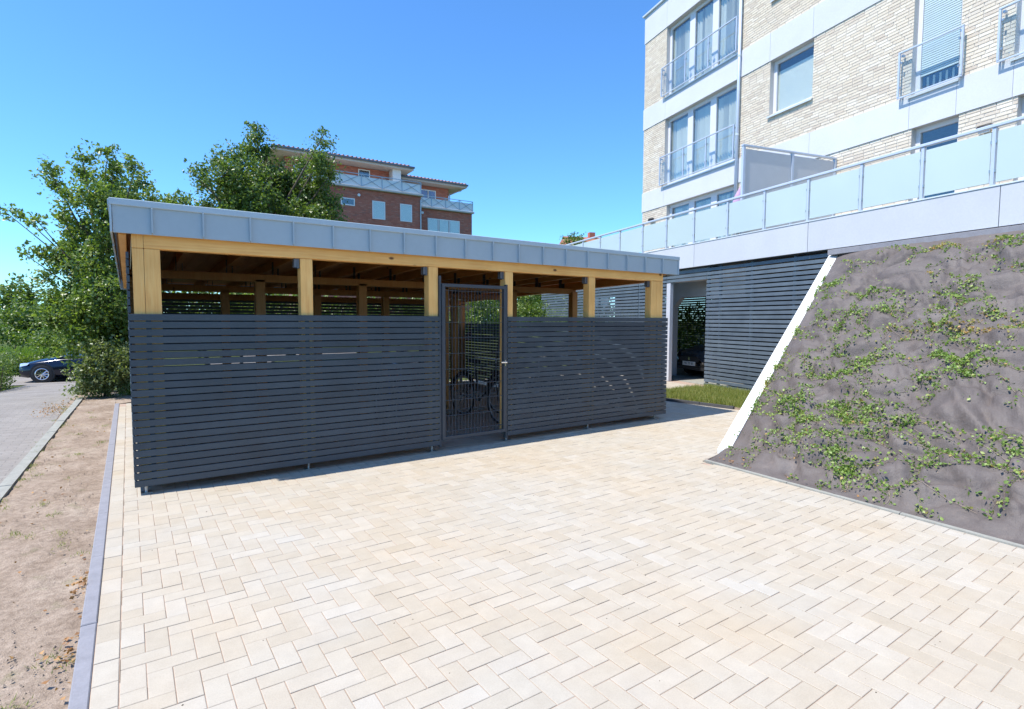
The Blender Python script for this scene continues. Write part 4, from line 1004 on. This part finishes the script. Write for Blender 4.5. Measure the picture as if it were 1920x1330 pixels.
# ------------------------------------------------------------------ cars
def make_car(name, label, paint, wheel_r=.325):
    c = empty(name, label, 'car'); Lh = 2.2
    # stations: x (front = -), half width, z bottom, z shoulder, z top
    st = [(-2.2, .52, .32, .48, .58), (-2.12, .74, .22, .60, .68), (-1.9, .84, .19, .70, .76), (-1.5, .88, .19, .78, .86), (-1.0, .90, .19, .85, .94), (-.75, .90, .19, .88, .98), (0, .91, .19, .90, .98), (.8, .91, .19, .92, 1.0), (1.4, .90, .19, .94, 1.02), (1.9, .86, .22, .94, 1.04), (2.12, .78, .26, .92, 1.0), (2.2, .6, .36, .84, .9)]
    mb = MB(); n = 0
    for (x, w_, zb, zs, zt) in st:
        half = [(w_ * .85, zb), (w_, zb + .14), (w_ * 1.005, (zb + zs) / 2), (w_ * .985, zs - .04), (w_ * .93, zs), (w_ * .62, zt), (0, zt + .012)]
        ring = [(x, y, z) for y, z in half] + [(x, -y, z) for y, z in half[-2::-1]]; n = len(ring); mb.v += ring
    for i in range(len(st) - 1):
        for j in range(n): mb.f.append((i * n + j, i * n + (j + 1) % n, (i + 1) * n + (j + 1) % n, (i + 1) * n + j))
    mb.f.append(tuple(range(n))); mb.f.append(tuple(range((len(st) - 1) * n, len(st) * n))[::-1])
    link('body', mb, paint, c, True)
    def loft(stn, nm, mat):
        mb = MB()
        for (x, w_, z0, w2, z1) in stn: mb.v += [(x, w_, z0), (x, w2, z1), (x, -w2, z1), (x, -w_, z0)]
        for i in range(len(stn) - 1):
            for j in range(3): mb.f.append((i * 4 + j, i * 4 + j + 1, i * 4 + 5 + j, i * 4 + 4 + j))
        mb.f.append((0, 1, 2, 3)); b = 4 * (len(stn) - 1); mb.f.append((b + 3, b + 2, b + 1, b)); return link(nm, mb, mat, c)
    loft([(-.98, .80, .93, .78, .95), (-.30, .83, .95, .62, 1.36), (.2, .83, .96, .63, 1.42), (.9, .83, .97, .62, 1.40), (1.5, .80, .98, .58, 1.28), (1.95, .74, 1.0, .60, 1.05)], 'glasshouse', 'carglass')
    mb = MB()
    rf = [(-.34, .615, 1.365), (.2, .635, 1.43), (.9, .625, 1.41), (1.5, .585, 1.292)]
    for (x, w_, z) in rf: mb.v += [(x, w_, z), (x, w_ * .6, z + .03), (x, -w_ * .6, z + .03), (x, -w_, z)]
    for i in range(3):
        for j in range(3): mb.f.append((i * 4 + j, i * 4 + j + 1, i * 4 + 5 + j, i * 4 + 4 + j))
    link('roof_panel', mb, paint, c, True)
    mb = MB()
    for s in (-1, 1):
        mb.tube([(-.98, s * .79, .94), (-.33, s * .625, 1.37)], .022, 6); mb.tube([(1.48, s * .59, 1.29), (1.93, s * .74, 1.02)], .03, 6); mb.tube([(.35, s * .835, .96), (.33, s * .64, 1.42)], .025, 6)
        mb.tube([(-.98, s * .82, .945), (0, s * .845, .965), (1.9, s * .78, 1.01)], .014, 6)
    link('window_pillar', mb, paint, c)
    for x in (-1.38, 1.32):
        for s in (-1, 1):
            y = s * .80
            mb = MB(); mb.tube([(x, s * .70, wheel_r + .02), (x, s * .902, wheel_r + .02)], wheel_r + .06, 26); link('wheel_arch', mb, 'black', c)
            mb = MB(); mb.tube([(x, y - s * .09, wheel_r), (x, y - s * .08, wheel_r), (x, y + s * .105, wheel_r), (x, y + s * .115, wheel_r)], [wheel_r - .03, wheel_r, wheel_r, wheel_r - .03], 28); wh = link('wheel', mb, 'dark', c)
            mb = MB(); yo = y + s * .118; mb.tube([(x + .205 * math.cos(a), yo, wheel_r + .205 * math.sin(a)) for a in np.linspace(0, 2 * math.pi, 25)[:-1]], .016, 6, closed=True)
            for k in range(10):
                a = 2 * math.pi * k / 10; mb.tube([(x, yo, wheel_r), (x + .2 * math.cos(a), yo, wheel_r + .2 * math.sin(a))], [.026, .016], 5)
            mb.tube([(x, yo - s * .01, wheel_r), (x, yo + s * .012, wheel_r)], .05, 12); link('rim', mb, 'chrome', wh)
    for s in (-1, 1):
        mb = MB(); mb.v = [(-2.08, s * .76, .60), (-2.165, s * .55, .60), (-2.14, s * .56, .70), (-1.98, s * .70, .735), (-1.76, s * .83, .735), (-1.82, s * .868, .66)]; mb.v = [(a - .012, b * 1.01, z + .006) for a, b, z in mb.v]; mb.f = [(0, 1, 2, 3), (0, 3, 4, 5)]; link('headlight', mb, 'lamp', c)
        mb = MB(); mb.prism([(-.86, .98), (-.72, .98), (-.70, 1.08), (-.84, 1.07)], s * .90, s * 1.02); link('door_mirror', mb, paint, c)
    mb = MB(); mb.box(-2.215, -2.19, -.40, .40, .45, .57); link('grille', mb, 'dark', c)
    mb = MB(); mb.box(-2.20, -2.13, -.6, .6, .22, .30); link('lower_grille', mb, 'dark', c)
    mb = MB(); mb.box(-2.235, -2.216, -.26, .26, .335, .445); pl = link('number_plate', mb, 'plate', c)
    return c, pl
car, _ = make_car('parked_car', 'navy blue car with silver alloy wheel standing across the end of the lane', 'paint')
car.location = (-1.15, 27.4, float(zg(-2, 27.4)) - .02); car.rotation_euler = (0, 0, R(-14)); 
car2, pl = make_car('garaged_car', 'dark grey car with white number plate inside the garage opening', 'paintk')
p = FM @ Vector((-1.86, 3.35, .01)); car2.location = p; car2.rotation_euler = (0, 0, RZ + R(90))
fc = bpy.data.curves.new('plate_lettering', 'FONT'); fc.body = 'HH TY 85'; fc.size = .098; fc.align_x = 'CENTER'; fc.align_y = 'CENTER'; fc.extrude = .001
fo = bpy.data.objects.new('plate_lettering', fc); COL.objects.link(fo); fo.parent = pl; fo.location = (-2.237, 0, .39); fo.rotation_euler = (R(90), 0, R(-90)); dg = bpy.context.evaluated_depsgraph_get(); me = bpy.data.meshes.new_from_object(fo.evaluated_get(dg)); me.materials.clear(); me.materials.append(M['dark']); fo2 = bpy.data.objects.new('plate_lettering', me); COL.objects.link(fo2); fo2.parent = pl; fo2.location = fo.location; fo2.rotation_euler = fo.rotation_euler; bpy.data.objects.remove(fo)
mb = MB(); mb.prism([(-.035, .50), (-.01, .47), (.03, .49), (.02, .53), (.035, .565), (.0, .575), (-.03, .55)], -2.23, -2.216, axis='x'); link('badge', mb, 'chrome', car2)

# ------------------------------------------------------------------ red brick house far behind
rb = empty('brick_house', 'red brick apartment house with white railings and tiled overhanging roofs', 'house', (8, 38, 0), R(-2.5))
def rx(x): return x - 8
def hb(name, x0, x1, y0, y1, z0, z1, mat, e=0, parent=rb): return pbox(name, rx(x0), rx(x1), y0, y1, z0, z1, mat, parent, e)
def redwall(name, x0, x1, y, depth, z0, z1, ops):
    o = hb(name, x0, x1, y, y + depth, z0, z1, 'redmortar')
    mb = MB(); n = int((z1 - z0) / .0833)
    for r in range(n):
        zb = z0 + r * .0833; a = x0 - (.13 if r % 2 else 0)
        while a < x1:
            q0, q1 = max(a, x0), min(a + .25, x1); c = (q0 + q1) / 2
            if q1 - q0 > .03 and not any(p[0] < c < p[1] and p[2] < zb + .04 < p[3] for p in ops):
                b = len(mb.v); yy = y - .008; mb.v += [(rx(q0), yy, zb), (rx(q1), yy, zb), (rx(q1), yy, zb + .072), (rx(q0), yy, zb + .072)]; mb.f.append((b, b + 1, b + 2, b + 3))
            a += .26
    link('brickwork', mb, 'redbrick', o, kind='stuff')
    return o
def rwin(x0, x1, z0, z1, y, n=1, mat='blind', glassm='glass'):
    mb = MB(); t = .07; cuts = [x0 + (x1 - x0) * k / n for k in range(n + 1)]
    mb.box(rx(x0), rx(x1), y - .03, y + .02, z0, z0 + t); mb.box(rx(x0), rx(x1), y - .03, y + .02, z1 - t, z1)
    for c in cuts: a = min(max(c, x0 + t / 2), x1 - t / 2); mb.box(rx(a - t / 2), rx(a + t / 2), y - .029, y + .021, z0 + t, z1 - t)
    w_ = link('window', mb, 'framer', rb)
    for k in range(n):
        mb = MB(); mb.box(rx(cuts[k] + t), rx(cuts[k + 1] - t), y - .018, y - .014, z0 + t, z1 - t); link('pane', mb, glassm, w_)
        mb = MB(); mb.box(rx(cuts[k] + t), rx(cuts[k + 1] - t), y - .0125, y - .0105, z0 + t, z1 - t); link('blind', mb, mat, w_)
wl = [(12.08, 13.03, 9.33, 9.83), (14.25, 15.18, 8.6, 9.85), (16.29, 17.19, 8.63, 9.87)]
redwall('wall', 9.0, 17.9, 0, 8, 0, 10.55, [])
for p in wl: rwin(p[0], p[1], p[2], p[3], -.02, 1, 'blind' if p[2] < 9.3 else 'black')
redwall('wall', 17.92, 22.65, 1.0, 8, 0, 9.95, [])
rwin(18.85, 21.55, 8.2, 9.27, .98, 3)
K = 40.5 / 38
def s2(x): return x * K
def z2(z): return 1.6 + (z - 1.6) * K
redwall('wall', 9.0, s2(15.4), 2.5, 6, 10.5, z2(12.0), [])
rwin(s2(13.18), s2(14.0), z2(11.2), z2(12.2) - .35, 2.48, 1, 'black')
redwall('wall', s2(15.5), s2(20.7), 4.0, 5, 9.9, z2(11.75), [])
rwin(s2(17.7), s2(19.6), 9.95, z2(11.45), 3.98, 3, 'purple')
def roofslab(x0, x1, y0, y1, z):
    hb('soffit', x0, x1, y0, y1, z, z + .22, 'soffit', .01); hb('gutter', x0 - .05, x1 + .05, y0 - .12, y0 - .005, z + .12, z + .26, 'gatelight', .02)
    rows = 9; xm0, xm1 = x0 + 3, x1 - 3
    ym = (y0 + y1) / 2; H = .8; mb = MB()
    mb.v += [(rx(x0), y0, z + .24), (rx(x1), y0, z + .24), (rx(x1), y1, z + .24), (rx(x0), y1, z + .24), (rx(xm0), ym, z + H), (rx(xm1), ym, z + H)]
    mb.f += [(0, 1, 5, 4), (1, 2, 5), (2, 3, 4, 5), (3, 0, 4)]; r_ = link('roof', mb, 'tile', rb)
    mb = MB()
    for k in range(int((x1 - x0) / .3)):
        x = x0 + k * .3; mb.tube([(rx(x + .15), y0 - .03, z + .29), (rx(x + .15), y0 + .5, z + .38)], .07, 6)
    link('tile_edge', mb, 'tile', r_)
roofslab(8.0, s2(16.75), 1.2, 9.5, z2(12.0)); roofslab(s2(15.6), s2(21.8), 2.9, 9.8, z2(11.75))
hb('white_column', s2(15.35), s2(15.95), 1.6, 2.4, 10.6, z2(12.0), 'framer', .01)
hb('balcony_slab', 9.0, 18.0, -.25, 2.5, 10.55, 10.68, 'soffit', .01); hb('balcony_slab', 17.95, 22.75, .75, 4, 9.95, 10.08, 'soffit', .01)
def xrail(x0, x1, y, z0, z1, n):
    r = empty('balcony_railing', '', ''); r.parent = rb; del r['label']; del r['category']
    hb('railing_panel', x0, x1, y + .05, y + .06, z0 + .02, z1 - .12, 'framer', 0, r)
    for k in range(n + 1):
        x = x0 + (x1 - x0) * k / n; mb = MB(); mb.box(rx(x) - .025, rx(x) + .025, y - .02, y + .02, z0 - .1, z1); link('railing_post', mb, 'alu', r)
        if k < n:
            X1 = x0 + (x1 - x0) * (k + 1) / n; mb = MB(); mb.tube([(rx(x), y - .01, z0), (rx(X1), y - .01, z1)], .018, 4); mb.tube([(rx(x), y - .03, z1), (rx(X1), y - .03, z0)], .018, 4); link('cross_brace', mb, 'alu', r)
    mb = MB(); mb.box(rx(x0), rx(x1), y - .03, y + .03, z1, z1 + .04); link('top_rail', mb, 'alu', r)
xrail(9.1, 17.85, -.15, 10.7, 11.5, 6); xrail(17.95, 22.65, .85, 10.1, 10.85, 4)
for x, z, y in ((13.3, 10.1, -.03), (18.4, 9.6, .97)):
    mb = MB(); mb.tube([(rx(x), y, z), (rx(x), y - .1, z)], .1, 10); link('globe_lamp', mb, 'framer', rb)
mb = MB(); mb.tube([(rx(s2(21.5)), 3.0, z2(11.75)), (rx(s2(21.4)), 3.2, z2(11.55)), (rx(s2(20.75)), 3.9, z2(11.35)), (rx(s2(20.75)), 3.92, 9.9)], .05, 8); link('drainpipe', mb, 'galv', rb)
mb = MB(); mb.tube([(rx(17.85), -.06, 0), (rx(17.85), -.06, 10.3)], .05, 8); link('drainpipe', mb, 'galv', rb)

# distant house roof beyond the terrace
dh = empty('distant_house', 'far orange-roofed house just showing over the glass railing', 'house', (55.3, 60, 0), R(-20))
pbox('wall', -3, 3, 0, 6, 0, 11.6, 'soffit', dh, 0)
mb = MB(); mb.v = [(-3.4, -.4, 11.6), (3.4, -.4, 11.6), (3.4, 6.4, 11.6), (-3.4, 6.4, 11.6), (-3, 3, 14.0), (3, 3, 14.0)]; mb.f = [(0, 1, 5, 4), (1, 2, 5), (2, 3, 4, 5), (3, 0, 4), (0, 3, 2, 1)]; link('roof', mb, 'tile', dh)
pbox('chimney', 1.0, 1.9, 2.6, 3.4, 13.5, 14.7, 'redbrick', dh)
tree('far_tree', 'tiny dark tree top beside the distant orange roof', 'tree', (52.5, 60, 0), [(np.array([52.3, 60, 12.0]), (1.6, 1.5, 1.6)), (np.array([53.6, 60, 11.4]), (1.5, 1.5, 1.4))], 'leafb', .35, 26, .5, 24, .2)
